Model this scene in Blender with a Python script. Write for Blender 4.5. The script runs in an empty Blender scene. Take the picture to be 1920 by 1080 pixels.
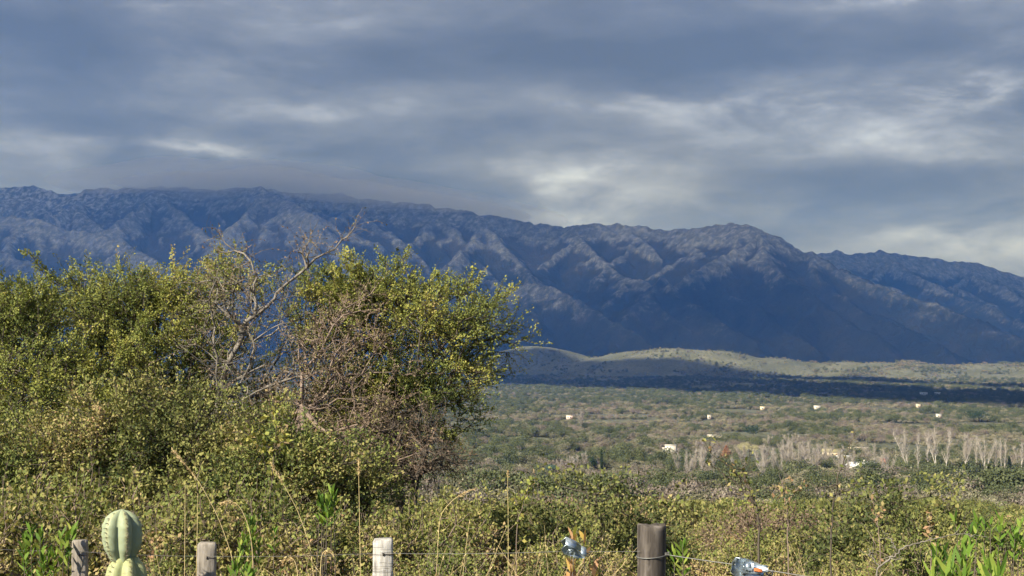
import bpy, math, random
import numpy as np
from mathutils import Vector, Matrix

# ------------------------------------------------------------------ camera
sc = bpy.context.scene
COL = sc.collection
F = 2400.0                                    # focal length in photo pixels (1920 wide)
PITCH = math.atan(125.0 / F)                  # horizon sits 125 px under the middle
CAMZ = 1.65
cam_d = bpy.data.cameras.new('camera')
cam_d.sensor_width = 36.0
cam_d.lens = 36.0 * F / 1920.0
cam_d.clip_start = 0.1
cam_d.clip_end = 60000
cam = bpy.data.objects.new('camera', cam_d)
COL.objects.link(cam)
cam.location = (0, 0, CAMZ)
cam.rotation_euler = (math.pi / 2 + PITCH, 0, 0)
sc.camera = cam


def ray(px, py):
    """direction of a photo pixel, scaled to y = 1"""
    cx, cy = (px - 960.0) / F, (540.0 - py) / F
    c, s = math.cos(PITCH), math.sin(PITCH)
    y = c - cy * s
    z = s + cy * c
    return cx / y, z / y


def at(px, py, Y):
    a, b = ray(px, py)
    return np.array([a * Y, Y, CAMZ + b * Y])


# ------------------------------------------------------------------ sun, exposure
SUN_EL = math.radians(34)
SUN_H = np.array([-0.72, -0.694])              # horizontal direction towards the sun
SUNV = np.array([SUN_H[0] * math.cos(SUN_EL), SUN_H[1] * math.cos(SUN_EL), math.sin(SUN_EL)])
sun_d = bpy.data.lights.new('sun', 'SUN')
sun_d.energy = 5.0
sun_d.angle = math.radians(0.53)
sun_d.color = (1.0, 0.93, 0.82)
sun = bpy.data.objects.new('sun', sun_d)
COL.objects.link(sun)
sun.rotation_euler = Vector(SUNV).to_track_quat('Z', 'Y').to_euler()
sc.view_settings.view_transform = 'Standard'
sc.view_settings.look = 'None'
sc.view_settings.exposure = 1.45
sc.view_settings.gamma = 1.0
sc.view_settings.use_curve_mapping = False
sc.cycles.max_bounces = 6
sc.cycles.diffuse_bounces = 3
sc.cycles.glossy_bounces = 2
sc.cycles.transmission_bounces = 3
sc.cycles.transparent_max_bounces = 8
sc.cycles.volume_bounces = 1
sc.cycles.use_denoising = True
sc.cycles.sample_clamp_indirect = 4.0


# ------------------------------------------------------------------ node helpers
class NT:
    def __init__(self, tree):
        self.t = tree
        tree.nodes.clear()

    def n(self, typ, **kw):
        nd = self.t.nodes.new(typ)
        for k, v in kw.items():
            setattr(nd, k, v)
        return nd

    def put(self, sock, v):
        if v is None:
            return
        if isinstance(v, bpy.types.NodeSocket):
            self.t.links.new(v, sock)
        else:
            sock.default_value = v

    def m(self, op, a, b=None, c=None, clamp=False):
        nd = self.n('ShaderNodeMath', operation=op, use_clamp=clamp)
        self.put(nd.inputs[0], a); self.put(nd.inputs[1], b); self.put(nd.inputs[2], c)
        return nd.outputs[0]

    def v(self, op, a, b=None):
        nd = self.n('ShaderNodeVectorMath', operation=op)
        self.put(nd.inputs[0], a)
        if b is not None:
            self.put(nd.inputs[1], b)
        return nd.outputs['Value'] if op in ('DOT_PRODUCT', 'LENGTH') else nd.outputs['Vector']

    def noise(self, vec, scale, detail=4, rough=0.55, dist=0.0, color=False):
        nd = self.n('ShaderNodeTexNoise')
        self.put(nd.inputs['Vector'], vec)
        nd.inputs['Scale'].default_value = scale
        nd.inputs['Detail'].default_value = detail
        nd.inputs['Roughness'].default_value = rough
        nd.inputs['Distortion'].default_value = dist
        return nd.outputs['Color' if color else 'Fac']

    def ramp(self, fac, stops, interp='LINEAR'):
        nd = self.n('ShaderNodeValToRGB')
        nd.color_ramp.interpolation = interp
        e = nd.color_ramp.elements
        while len(e) < len(stops):
            e.new(0.5)
        for i, (p, c) in enumerate(stops):
            e[i].position = p
            e[i].color = (c[0], c[1], c[2], 1)
        self.put(nd.inputs[0], fac)
        return nd.outputs[0]

    def mix(self, fac, a, b, mode='MIX'):
        nd = self.n('ShaderNodeMix', data_type='RGBA', blend_type=mode)
        self.put(nd.inputs[0], fac)
        for s, v in ((nd.inputs[6], a), (nd.inputs[7], b)):
            self.put(s, v if isinstance(v, bpy.types.NodeSocket) else (v[0], v[1], v[2], 1))
        return nd.outputs[2]

    def step(self, x, lo, hi):
        nd = self.n('ShaderNodeMapRange', interpolation_type='SMOOTHSTEP')
        self.put(nd.inputs[0], x)
        nd.inputs[1].default_value = lo
        nd.inputs[2].default_value = hi
        return nd.outputs[0]

    def xyz(self, vec):
        nd = self.n('ShaderNodeSeparateXYZ')
        self.put(nd.inputs[0], vec)
        return nd.outputs

    def comb(self, x, y, z=0.0):
        nd = self.n('ShaderNodeCombineXYZ')
        for i, q in enumerate((x, y, z)):
            self.put(nd.inputs[i], q)
        return nd.outputs[0]


# ------------------------------------------------------------------ sky (world)
world = bpy.data.worlds.new('World')
sc.world = world
world.use_nodes = True
w = NT(world.node_tree)
world.cycles.sampling_method = 'NONE'        # soft overcast light: no importance map needed
tc = w.n('ShaderNodeTexCoord').outputs['Generated']
dx, dy, dz = w.xyz(tc)
nA = w.noise(w.v('MULTIPLY', tc, (4.2, 4.2, 15.0)), 1.0, 8, 0.54, 0.15)
nB = w.noise(w.v('ADD', w.v('MULTIPLY', tc, (11.0, 11.0, 30.0)), (4.0, 9.0, 2.0)), 1.0, 8, 0.64, 0.35)
azel = w.comb(w.m('ARCTAN2', dx, dy), w.m('ARCSINE', dz), 0.0)
wob = w.v('SUBTRACT', w.noise(w.v('MULTIPLY', tc, (8.0, 8.0, 20.0)), 1.0, 6, 0.6, 0.0, True), (0.5, 0.5, 0.5))
azel = w.v('ADD', azel, w.v('MULTIPLY', wob, (0.13, 0.045, 0.0)))
LOBES = [  # where the breaks and the thick banks of the cloud stand: px, py, half-widths, strength
    (300, 268, 170, 15, .30), (470, 280, 130, 14, .20), (520, 200, 120, 24, .20), (1060, 342, 55, 22, .26), (1130, 330, 60, 20, .30), (1225, 192, 150, 20, .28),
    (1500, 205, 170, 40, .22), (1880, 165, 130, 20, .42), (1800, 255, 170, 50, .16), (1130, 398, 230, 24, .20),
    (1890, 455, 110, 50, .24), (1690, 437, 80, 12, .14), (400, 125, 130, 30, .16), (640, 50, 90, 26, .14),
    (330, 2, 110, 9, .26), (1720, -4, 160, 12, .30), (120, 300, 150, 18, .12), (1900, 60, 70, 60, .16),
    (1400, 118, 330, 36, -.24), (760, 235, 260, 24, -.16), (150, 215, 170, 22, -.12), (620, 335, 300, 20, -.20),
    (1650, 335, 280, 24, -.16), (1500, 55, 420, 36, -.12), (200, 60, 300, 36, -.08), (830, 105, 240, 40, -.12)]
tot = None
for (lx, ly, sx, sy, amp) in LOBES:
    a, b = ray(lx, ly)
    az, el = math.atan(a), math.atan(b / math.hypot(1, a))
    dvec = w.v('MULTIPLY', w.v('SUBTRACT', azel, (az, el, 0)), (F / sx, F / sy, 0))
    q = w.m('DIVIDE', amp, w.m('ADD', 1.0, w.m('POWER', w.v('DOT_PRODUCT', dvec, dvec), 1.3)))
    tot = q if tot is None else w.m('ADD', tot, q)
val = w.m('MULTIPLY_ADD', w.m('SUBTRACT', nA, 0.5), 1.5, 0.285)
val = w.m('ADD', val, w.m('MULTIPLY', tot, w.m('MULTIPLY_ADD', nB, 3.0, -0.6)))
val = w.m('ADD', val, w.m('MULTIPLY', w.m('SUBTRACT', nB, 0.5), 0.50))
cloud = w.ramp(val, [(0.02, (.110, .128, .166)), (0.24, (.158, .178, .226)), (0.44, (.248, .270, .322)),
                     (0.66, (.42, .455, .55)), (0.92, (.70, .77, .93))])
sky = w.n('ShaderNodeTexSky', sky_type='NISHITA')
sky.sun_disc = False
sky.sun_elevation = SUN_EL
sky.sun_rotation = math.atan2(SUN_H[0], SUN_H[1])
sky.altitude = 900
sky_dim = w.v('MULTIPLY', sky.outputs[0], (0.08, 0.08, 0.08))
mixed = w.mix(0.10, cloud, sky_dim)
bg = w.n('ShaderNodeBackground')
w.put(bg.inputs['Color'], mixed)
bg.inputs['Strength'].default_value = 0.405
w.t.links.new(bg.outputs[0], w.n('ShaderNodeOutputWorld').inputs[0])


# ------------------------------------------------------------------ object helpers
def setp(o, label=None, cat=None, group=None, kind=None, category=None):
    cat = cat or category
    if label: o['label'] = label
    if cat: o['category'] = cat
    if group: o['group'] = group
    if kind: o['kind'] = kind
    return o


def link(o, parent=None):
    COL.objects.link(o)
    if parent is not None:
        o.parent = parent
    return o


def empty(name, loc=(0, 0, 0), rz=0.0, **kw):
    o = bpy.data.objects.new(name, None)
    o.empty_display_size = 0.2
    o.location = loc
    o.rotation_euler = (0, 0, rz)
    link(o)
    setp(o, **kw)
    return o


def make_mesh(name, V, faces, mat=None, smooth=False, attrs=None):
    """faces: list of (m,k) int arrays"""
    V = np.ascontiguousarray(V, dtype=np.float32)
    if isinstance(faces, np.ndarray):
        faces = [faces]
    faces = [np.asarray(f, dtype=np.int32) for f in faces if len(f)]
    loops = np.concatenate([f.ravel() for f in faces])
    sizes = np.concatenate([np.full(len(f), f.shape[1], dtype=np.int32) for f in faces])
    starts = np.concatenate([[0], np.cumsum(sizes)[:-1]]).astype(np.int32)
    me = bpy.data.meshes.new(name)
    me.vertices.add(len(V))
    me.vertices.foreach_set('co', V.ravel())
    me.loops.add(len(loops))
    me.loops.foreach_set('vertex_index', loops)
    me.polygons.add(len(sizes))
    me.polygons.foreach_set('loop_start', starts)
    me.polygons.foreach_set('loop_total', sizes)
    if smooth:
        me.polygons.foreach_set('use_smooth', np.ones(len(sizes), dtype=bool))
    for k, arr in (attrs or {}).items():
        at_ = me.attributes.new(k, 'FLOAT', 'POINT')
        at_.data.foreach_set('value', np.ascontiguousarray(arr, dtype=np.float32))
    me.update(calc_edges=True)
    if mat is not None:
        me.materials.append(mat)
    return me


def mobj(name, me, parent=None, loc=(0, 0, 0), rot=(0, 0, 0), **kw):
    o = bpy.data.objects.new(name, me)
    o.location = loc
    o.rotation_euler = rot
    link(o, parent)
    setp(o, **kw)
    return o


def copy_tree(o, parent=None):
    c = o.copy()
    link(c, parent)
    for ch in list(o.children):
        copy_tree(ch, c)
    return c


class MB:
    """collects simple pieces into one mesh"""
    def __init__(self):
        self.V = []; self.F4 = []; self.F3 = []; self.n = 0

    def add(self, V, f4=None, f3=None):
        V = np.asarray(V, float)
        self.V.append(V)
        if f4 is not None and len(f4): self.F4.append(np.asarray(f4) + self.n)
        if f3 is not None and len(f3): self.F3.append(np.asarray(f3) + self.n)
        self.n += len(V)
        return self

    def box(self, lo, hi, M=None, bev=0.0):
        lo = np.array(lo, float); hi = np.array(hi, float)
        c = (lo + hi) / 2; h = (hi - lo) / 2
        if bev <= 0:
            S = np.array([[x, y, z] for x in (-1, 1) for y in (-1, 1) for z in (-1, 1)]) * h + c
            f = [[0, 1, 3, 2], [4, 6, 7, 5], [0, 4, 5, 1], [2, 3, 7, 6], [0, 2, 6, 4], [1, 5, 7, 3]]
            self.add(self._t(S, M), f)
        else:  # chamfered: octagon in plan, chamfered top
            b = bev
            ring = lambda s, z: [[s[0] * h[0] - 0, 0, 0]]
            def oc(hx, hy, b, z):
                return [[hx - b, -hy, z], [hx, -hy + b, z], [hx, hy - b, z], [hx - b, hy, z],
                        [-hx + b, hy, z], [-hx, hy - b, z], [-hx, -hy + b, z], [-hx + b, -hy, z]]
            S = np.array(oc(h[0], h[1], b, -h[2]) + oc(h[0], h[1], b, h[2] - b) + oc(h[0] - b, h[1] - b, b, h[2])) + c
            f = [[i, (i + 1) % 8, 8 + (i + 1) % 8, 8 + i] for i in range(8)]
            f += [[8 + i, 8 + (i + 1) % 8, 16 + (i + 1) % 8, 16 + i] for i in range(8)]
            f += [[16, 17, 18, 19], [16, 19, 20, 23], [20, 21, 22, 23]]
            self.add(self._t(S, M), f)
        return self

    def _t(self, S, M):
        if M is None: return S
        A = np.array(M)
        return S @ A[:3, :3].T + A[:3, 3]

    def tube(self, pts, rad, k=6, cap=True):
        pts = np.asarray(pts, float)
        rad = np.broadcast_to(np.asarray(rad, float), (len(pts),))
        d = np.gradient(pts, axis=0)
        d /= np.linalg.norm(d, axis=1)[:, None] + 1e-12
        ref = np.array([0.31, 0.17, 0.94]) if abs(d[0, 2]) < 0.9 else np.array([1.0, 0.2, 0.1])
        u = np.cross(d, ref); u /= np.linalg.norm(u, axis=1)[:, None] + 1e-12
        v = np.cross(d, u)
        a = np.arange(k) / k * 2 * np.pi
        R = pts[:, None] + rad[:, None, None] * (np.cos(a)[None, :, None] * u[:, None] + np.sin(a)[None, :, None] * v[:, None])
        i = np.arange(len(pts) - 1)[:, None] * k
        j = np.arange(k)[None]; j2 = (j + 1) % k
        f = np.stack([i + j, i + j2, i + k + j2, i + k + j], -1).reshape(-1, 4)
        V = R.reshape(-1, 3); f3 = None
        if cap:
            nb = len(V)
            V = np.vstack([V, pts[:1], pts[-1:]])
            jj = np.arange(k)
            f3 = np.vstack([np.stack([(jj + 1) % k, jj, np.full(k, nb)], -1),
                            np.stack([nb - k + jj, nb - k + (jj + 1) % k, np.full(k, nb + 1)], -1)])
        return self.add(V, f, f3)

    def mesh(self, name, mat, smooth=False):
        V = np.vstack(self.V)
        fs = []
        if self.F4: fs.append(np.vstack(self.F4))
        if self.F3: fs.append(np.vstack(self.F3))
        return make_mesh(name, V, fs, mat, smooth)


# ------------------------------------------------------------------ numpy noise
def _h(ix, iy, seed):
    n = (ix.astype(np.int64) * 374761393 + iy.astype(np.int64) * 668265263 + seed * 2147483647) & 0xffffffff
    n = ((n ^ (n >> 13)) * 1274126177) & 0xffffffff
    return ((n ^ (n >> 16)) & 0xffffff) / float(0xffffff)


def vn(x, y, seed=0):
    ix, iy = np.floor(x), np.floor(y)
    fx, fy = x - ix, y - iy
    fx = fx * fx * fx * (fx * (fx * 6 - 15) + 10); fy = fy * fy * fy * (fy * (fy * 6 - 15) + 10)
    a = _h(ix, iy, seed); b = _h(ix + 1, iy, seed); c = _h(ix, iy + 1, seed); d = _h(ix + 1, iy + 1, seed)
    return (a + (b - a) * fx) * (1 - fy) + (c + (d - c) * fx) * fy


def fbm(x, y, seed=0, oct=5, gain=0.5, ridged=False):
    s = 0; amp = 1; tot_ = 0
    for o in range(oct):
        v = vn(x * 2 ** o * 1.03 + o * 13.7, y * 2 ** o * 1.03 - o * 7.1, seed + o)
        if ridged: v = 1 - np.abs(2 * v - 1)
        s = s + v * amp; tot_ += amp; amp *= gain
    return s / tot_


def seg_field(x, y, lines, k, warp=0.0, soft=25.0):
    """smooth maximum of sharp ridge lines; lines = lists of (X,Y,Z)"""
    acc = np.full(x.shape, 0.0); mx = np.full(x.shape, -1e9)
    fields = []
    for L in lines:
        kk = k
        if isinstance(L, tuple): L, kk = L
        P = np.array(L)
        best = np.full(x.shape, -1e9)
        for A, B in zip(P[:-1], P[1:]):
            d = B[:2] - A[:2]; l2 = d @ d + 1e-9
            t = np.clip(((x - A[0]) * d[0] + (y - A[1]) * d[1]) / l2, 0, 1)
            dist = np.hypot(x - A[0] - t * d[0], y - A[1] - t * d[1])
            best = np.maximum(best, A[2] + t * (B[2] - A[2]) - kk * (np.sqrt(dist ** 2 + soft ** 2) - soft))
        fields.append(best)
    Fd = np.stack(fields)
    return Fd


def smax(Fd, s):
    m = Fd.max(0)
    return m + s * np.log(np.exp((Fd - m) / s).sum(0))


# ------------------------------------------------------------------ terrain height
_pr = np.array([0, 4, 8, 14, 25, 50, 100, 180, 280, 400, 520, 650, 900, 1300, 2000, 3000, 4500, 6000, 14000], float)
_pz = np.array([0, -.15, -.5, -1.4, -3.4, -7.6, -14, -22.5, -32, -42, -51, -59, -64, -69, -73.3, -73.8, -73, -66, -60], float)
_lr = np.log(_pr + 3)


def prof(r):
    # smooth interpolation in log distance
    g = np.linspace(_lr[0], _lr[-1], 1200)
    z = np.interp(g, _lr, _pz)
    kern = np.hanning(41); kern /= kern.sum()
    z = np.convolve(np.pad(z, 20, mode='edge'), kern, 'valid')
    return np.interp(np.log(r + 3), g, z)


HILLS = [
    ([at(900, 684, 5000), at(960, 660, 5000), at(1000, 648, 5000), at(1040, 664, 4900), at(1090, 684, 4800)], .42),
    ([at(1085, 674, 4900), at(1180, 660, 4800), at(1270, 652, 4700), at(1340, 657, 4650), at(1400, 668, 4600),
      at(1470, 674, 4550), at(1525, 687, 4500)], .26),
    ([at(1545, 685, 4600), at(1600, 679, 4500), at(1690, 682, 4450), at(1735, 692, 4400)], .26),
    ([at(1640, 686, 4350), at(1700, 679, 4300), at(1745, 690, 4300)], .24),
    ([at(1790, 689, 4400), at(1850, 683, 4300), at(1930, 684, 4250), at(2150, 690, 4200)], .22),
    ([at(860, 693, 4700), at(700, 676, 5200), at(560, 668, 5300), at(400, 672, 5200), at(0, 678, 5200)], .26),
]


def gheight(x, y):
    x = np.asarray(x, float); y = np.asarray(y, float)
    r = np.hypot(x, y)
    z = prof(r)
    z = z + (fbm(x / 60, y / 60, 5, 3) - .5) * np.clip((r - 40) / 200, 0, 1) * 5
    far = (r > 3000) & (r < 6500) & (y > 0)
    if far.any():
        xx, yy, zz = x[far], y[far], z[far]
        wx = xx + (fbm(xx / 260, yy / 260, 11, 4) - .5) * 120
        wy = yy + (fbm(xx / 260, yy / 260, 12, 4) - .5) * 120
        Fd = seg_field(wx, wy, HILLS, .25, soft=110)
        hz = smax(np.concatenate([Fd, zz[None]]), 7.0)
        hz = hz + (fbm(xx / 90, yy / 90, 13, 4, .6) - .5) * np.clip((hz - zz) / 30, 0, 1) * 14
        z = z.copy(); z[far] = hz
    return z


def gz(x, y):
    return float(gheight(np.array([x]), np.array([y]))[0])


_grng = np.concatenate([np.geomspace(60, 3500, 900)])


def on_ground(px, py):
    a, b = ray(px, py)
    zz = gheight(a * _grng, _grng)
    d = zz - (CAMZ + b * _grng)
    i = np.argmax(d > 0)
    Y = _grng[i]
    return np.array([a * Y, Y, zz[i]])


# ------------------------------------------------------------------ materials
def mat_new(name):
    m = bpy.data.materials.new(name)
    m.use_nodes = True
    return m, NT(m.node_tree)


def out(n, bsdf, disp=None):
    o = n.n('ShaderNodeOutputMaterial')
    n.t.links.new(bsdf, o.inputs[0])


def principled(n, col, rough=0.7, spec=0.3, metal=0.0, normal=None):
    b = n.n('ShaderNodeBsdfPrincipled')
    n.put(b.inputs['Base Color'], col if isinstance(col, bpy.types.NodeSocket) else (*col, 1))
    n.put(b.inputs['Roughness'], rough)
    b.inputs['Specular IOR Level'].default_value = spec
    b.inputs['Metallic'].default_value = metal
    if normal is not None: n.put(b.inputs['Normal'], normal)
    return b.outputs[0]


def bump(n, h, strength=0.5, dist=0.02):
    b = n.n('ShaderNodeBump')
    b.inputs['Strength'].default_value = strength
    b.inputs['Distance'].default_value = dist
    n.put(b.inputs['Height'], h)
    return b.outputs[0]


def leaf_mat(name, stops, trans=0.22, attr='tone', rnd=0.0, spec=0.25):
    m, n = mat_new(name)
    a = n.n('ShaderNodeAttribute', attribute_name=attr)
    f = a.outputs['Fac']
    if rnd:
        r = n.n('ShaderNodeObjectInfo').outputs['Random']
        f = n.m('ADD', f, n.m('MULTIPLY', n.m('SUBTRACT', r, 0.5), rnd), clamp=True)
    c = n.ramp(f, stops)
    p = principled(n, c, 0.68, spec * .5)
    t = n.n('ShaderNodeBsdfTranslucent')
    n.put(t.inputs[0], n.mix(1.0, c, (1.15, 1.15, 0.7), 'MULTIPLY'))
    mx = n.n('ShaderNodeMixShader')
    mx.inputs[0].default_value = trans
    n.t.links.new(p, mx.inputs[1]); n.t.links.new(t.outputs[0], mx.inputs[2])
    out(n, mx.outputs[0])
    return m


def bark_mat(name, c1, c2, scale=18.0):
    m, n = mat_new(name)
    co = n.n('ShaderNodeTexCoord').outputs['Object']
    co2 = n.v('MULTIPLY', co, (1, 1, .3))
    f = n.noise(co2, scale, 5, .65)
    c = n.ramp(f, [(.3, c1), (.7, c2)])
    out(n, principled(n, c, .85, .15, normal=bump(n, f, .5, .01)))
    return m


def plain_mat(name, col, rough=.7, metal=0., var=.15, scale=6., spec=.3):
    m, n = mat_new(name)
    co = n.n('ShaderNodeTexCoord').outputs['Object']
    f = n.noise(co, scale, 4, .6)
    lo = tuple(c * (1 - var) for c in col); hi = tuple(min(1, c * (1 + var)) for c in col)
    c = n.ramp(f, [(.3, lo), (.7, hi)])
    out(n, principled(n, c, rough, spec, metal))
    return m


# ground
mg, n = mat_new('ground_soil')
co = n.n('ShaderNodeTexCoord').outputs['Object']
f1 = n.noise(co, 0.006, 6, .6, .4)
f2 = n.noise(co, 0.05, 6, .65)
f3 = n.noise(co, 0.35, 4, .6)
c = n.ramp(f1, [(.35, (.056, .062, .042)), (.5, (.078, .083, .058)), (.66, (.102, .104, .077))])
vor = n.n('ShaderNodeTexVoronoi')
n.put(vor.inputs['Vector'], n.v('ADD', co, n.v('MULTIPLY', n.noise(co, .05, 3, .5, 0, True), (9, 9, 9))))
vor.inputs['Scale'].default_value = 0.085
bush = n.m('SUBTRACT', 1.0, n.step(n.m('ADD', vor.outputs['Distance'], n.m('MULTIPLY', n.m('SUBTRACT', f2, .5), .9)), .22, .52))
cc = n.mix(n.m('MULTIPLY', bush, .72), c, (.05, .055, .032))
cc = n.mix(n.m('MULTIPLY', n.step(f3, .45, .75), .35), cc, (.11, .105, .075))
out(n, principled(n, cc, .95, .05, normal=bump(n, n.m('ADD', bush, n.m('MULTIPLY', f2, .8)), .9, 2.2)))
M_GROUND = mg

# mountain
mm, n = mat_new('mountain_rock')
geo = n.n('ShaderNodeNewGeometry')
co = geo.outputs['Position']
nx, ny, nz = n.xyz(geo.outputs['Normal'])
px_, py_, pz_ = n.xyz(co)
big = n.noise(co, 0.0011, 6, .6, .5)
mid = n.noise(co, 0.006, 7, .68, .3)
fine = n.noise(n.v('MULTIPLY', co, (1, 1, .45)), 0.028, 6, .7)
rel = n.at = None
at_ = n.n('ShaderNodeAttribute', attribute_name='relief').outputs['Fac']
scrub = n.ramp(mid, [(.3, (.013, .016, .014)), (.55, (.024, .026, .020)), (.8, (.045, .041, .032))])
grass = n.ramp(mid, [(.3, (.036, .036, .034)), (.7, (.072, .068, .060))])
rock = n.ramp(fine, [(.28, (.055, .060, .066)), (.5, (.128, .138, .150)), (.72, (.28, .295, .31))])
hz = n.m('ADD', n.m('DIVIDE', pz_, 1150.0), n.m('MULTIPLY', n.m('SUBTRACT', big, .5), .9))
base = n.mix(n.step(hz, .30, .90), scrub, grass)
rk = n.m('ADD', n.m('MULTIPLY', n.m('SUBTRACT', mid, .5), 1.0), n.m('MULTIPLY', n.m('SUBTRACT', fine, .5), .9))
rk = n.m('ADD', rk, n.m('MULTIPLY', n.m('SUBTRACT', hz, .62), 1.35))
rk = n.m('ADD', rk, n.m('MULTIPLY', at_, .55))  # relief shading put into the colour: rockier ridges paler, scrubby gullies darker
base = n.mix(n.m('MULTIPLY', n.step(rk, -.1, .65), .9), base, rock)
snow = n.m('MULTIPLY', n.step(n.m('ADD', hz, n.m('MULTIPLY', n.m('SUBTRACT', fine, .5), .7)), .80, 1.15), n.step(fine, .42, .62))
base = n.mix(n.m('MULTIPLY', snow, .55), base, (.50, .51, .53))
out(n, principled(n, base, .95, .05, normal=bump(n, n.m('ADD', n.m('MULTIPLY', mid, .7), n.m('MULTIPLY', fine, .5)), 1.0, 46.0)))
M_MOUNT = mm

# ------------------------------------------------------------------ ground sheet
az = np.radians(np.concatenate([np.arange(-180, -32, 3.0), np.arange(-32, -27, .5), np.arange(-27, 27, .1),
                                np.arange(27, 32, .5), np.arange(32, 180, 3.0)]))
rr = np.concatenate([[0.4], np.geomspace(1.0, 2600, 120), np.arange(2640, 6200, 34), np.linspace(6400, 13500, 12)])
A, R = np.meshgrid(az, rr)
X = R * np.sin(A); Y = R * np.cos(A)
Z = gheight(X.ravel(), Y.ravel()).reshape(X.shape)
nr, na = X.shape
i = np.arange(nr - 1)[:, None] * na; j = np.arange(na)[None]; j2 = (j + 1) % na
fq = np.stack([i + j, i + na + j, i + na + j2, i + j2], -1).reshape(-1, 4)[:, ::-1]
ctr = len(X.ravel())
V = np.vstack([np.stack([X.ravel(), Y.ravel(), Z.ravel()], 1), [[0, 0, 0]]])
jj = np.arange(na)
f3 = np.stack([jj, (jj + 1) % na, np.full(na, ctr)], 1)[:, ::-1]
mobj('ground', make_mesh('ground', V, [fq, f3], M_GROUND, True), kind='structure', label='scrubby valley floor and low sunlit hills', category='ground')

# ------------------------------------------------------------------ mountains
def L(pts): return [at(a, b, c * 1000.0) for a, b, c in pts]


CREST = L([(-700, 372, 9.9), (-420, 350, 9.7), (-200, 362, 9.6), (-60, 356, 9.5), (0, 352, 9.5), (30, 350, 9.5), (70, 352, 9.45), (110, 364, 9.4),
           (140, 361, 9.4), (200, 352, 9.4), (300, 350, 9.3), (400, 356, 9.2), (440, 354, 9.1), (480, 350, 9.0), (510, 358, 9.1),
           (570, 360, 9.2), (640, 366, 9.2), (700, 377, 9.1), (800, 386, 9.0), (870, 398, 8.9), (950, 410, 8.85),
           (1010, 420, 8.8), (1060, 425, 8.75), (1120, 421, 8.7), (1160, 420, 8.7), (1210, 425, 8.6), (1260, 431, 8.5),
           (1310, 427, 8.3), (1370, 419, 8.1), (1400, 418, 8.0), (1420, 426, 7.95), (1450, 441, 7.9), (1480, 460, 7.85),
           (1513, 475, 7.8), (1613, 520, 7.5), (1680, 548, 7.3), (1800, 590, 7.0), (1920, 635, 6.7), (2040, 670, 6.5)])
FAR = L([(1440, 470, 10.6), (1540, 476, 10.8), (1570, 471, 10.8), (1590, 476, 10.8), (1650, 471, 10.9), (1700, 480, 10.9),
         (1790, 490, 10.9), (1830, 492, 11), (1870, 505, 11), (1920, 520, 11), (2050, 545, 11), (2300, 600, 11), (2600, 640, 11)])
SPURS = [
    L([(480, 351, 9.0), (545, 378, 8.6), (600, 425, 8.2), (670, 490, 7.8), (760, 575, 7.2), (850, 640, 6.5)]),
    L([(870, 398, 8.9), (925, 436, 8.55), (975, 485, 8.2), (1000, 522, 7.8)]),
    L([(930, 560, 7.5), (960, 535, 7.35), (990, 524, 7.3), (1040, 545, 7.1), (1090, 575, 6.9), (1160, 612, 6.5), (1220, 650, 6.1)]),
    L([(1060, 425, 8.75), (1110, 468, 8.3), (1160, 508, 7.95), (1205, 530, 7.6), (1270, 562, 7.1), (1350, 602, 6.6), (1420, 645, 6.2)]),
    L([(1160, 420, 8.7), (1215, 462, 8.3), (1250, 500, 8.0), (1275, 525, 7.8)]),
    L([(1275, 545, 7.6), (1235, 525, 7.4), (1215, 540, 7.2), (1180, 580, 6.8)]),
    L([(1300, 428, 8.3), (1310, 470, 7.95), (1335, 515, 7.65), (1380, 560, 7.2), (1450, 605, 6.7), (1520, 650, 6.3)]),
    L([(1400, 418, 8.0), (1425, 465, 7.65), (1470, 520, 7.25), (1540, 575, 6.85), (1640, 630, 6.4)]),
    L([(1513, 475, 7.8), (1530, 520, 7.4), (1590, 565, 7.0), (1680, 610, 6.6), (1760, 650, 6.2)]),
    L([(140, 361, 9.4), (160, 400, 9.0), (200, 440, 8.5), (270, 490, 8.0), (350, 550, 7.4), (450, 620, 6.7)]),
    L([(-200, 380, 8.3), (-100, 395, 8.2), (0, 392, 8.1), (70, 412, 7.9), (150, 432, 7.8), (220, 452, 7.6), (300, 500, 7.2), (380, 560, 6.8), (460, 630, 6.3)]),
    L([(300, 351, 9.3), (340, 400, 8.8), (410, 455, 8.3), (490, 520, 7.7), (590, 600, 7.0), (660, 650, 6.5)]),
    L([(640, 366, 9.2), (690, 410, 8.8), (750, 460, 8.4), (820, 520, 7.9), (880, 580, 7.3), (940, 640, 6.6)]),
    L([(800, 386, 9.0), (850, 430, 8.65), (905, 490, 8.2), (950, 540, 7.7)]),
    L([(-100, 440, 7.4), (0, 470, 7.2), (90, 510, 7.0), (160, 560, 6.7), (240, 630, 6.3)]),
    L([(1540, 476, 10.8), (1600, 515, 10.2), (1680, 545, 9.6), (1800, 590, 8.8), (1900, 630, 8.0)]),
    L([(1650, 471, 10.9), (1720, 515, 10.3), (1800, 555, 9.7), (1920, 600, 8.9), (2030, 640, 8.0)]),
    L([(1790, 490, 10.9), (1850, 525, 10.4), (1940, 570, 9.8), (2060, 620, 9.0), (2200, 660, 8.0)]),
    L([(1920, 520, 11), (2000, 560, 10.3), (2120, 610, 9.5), (2300, 660, 8.5)]),
    L([(-420, 350, 9.7), (-380, 410, 9.0), (-300, 480, 8.2), (-180, 560, 7.4), (-60, 640, 6.6)]),
    L([(-200, 362, 9.6), (-180, 420, 8.9), (-120, 450, 8.5)]),
]
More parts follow.
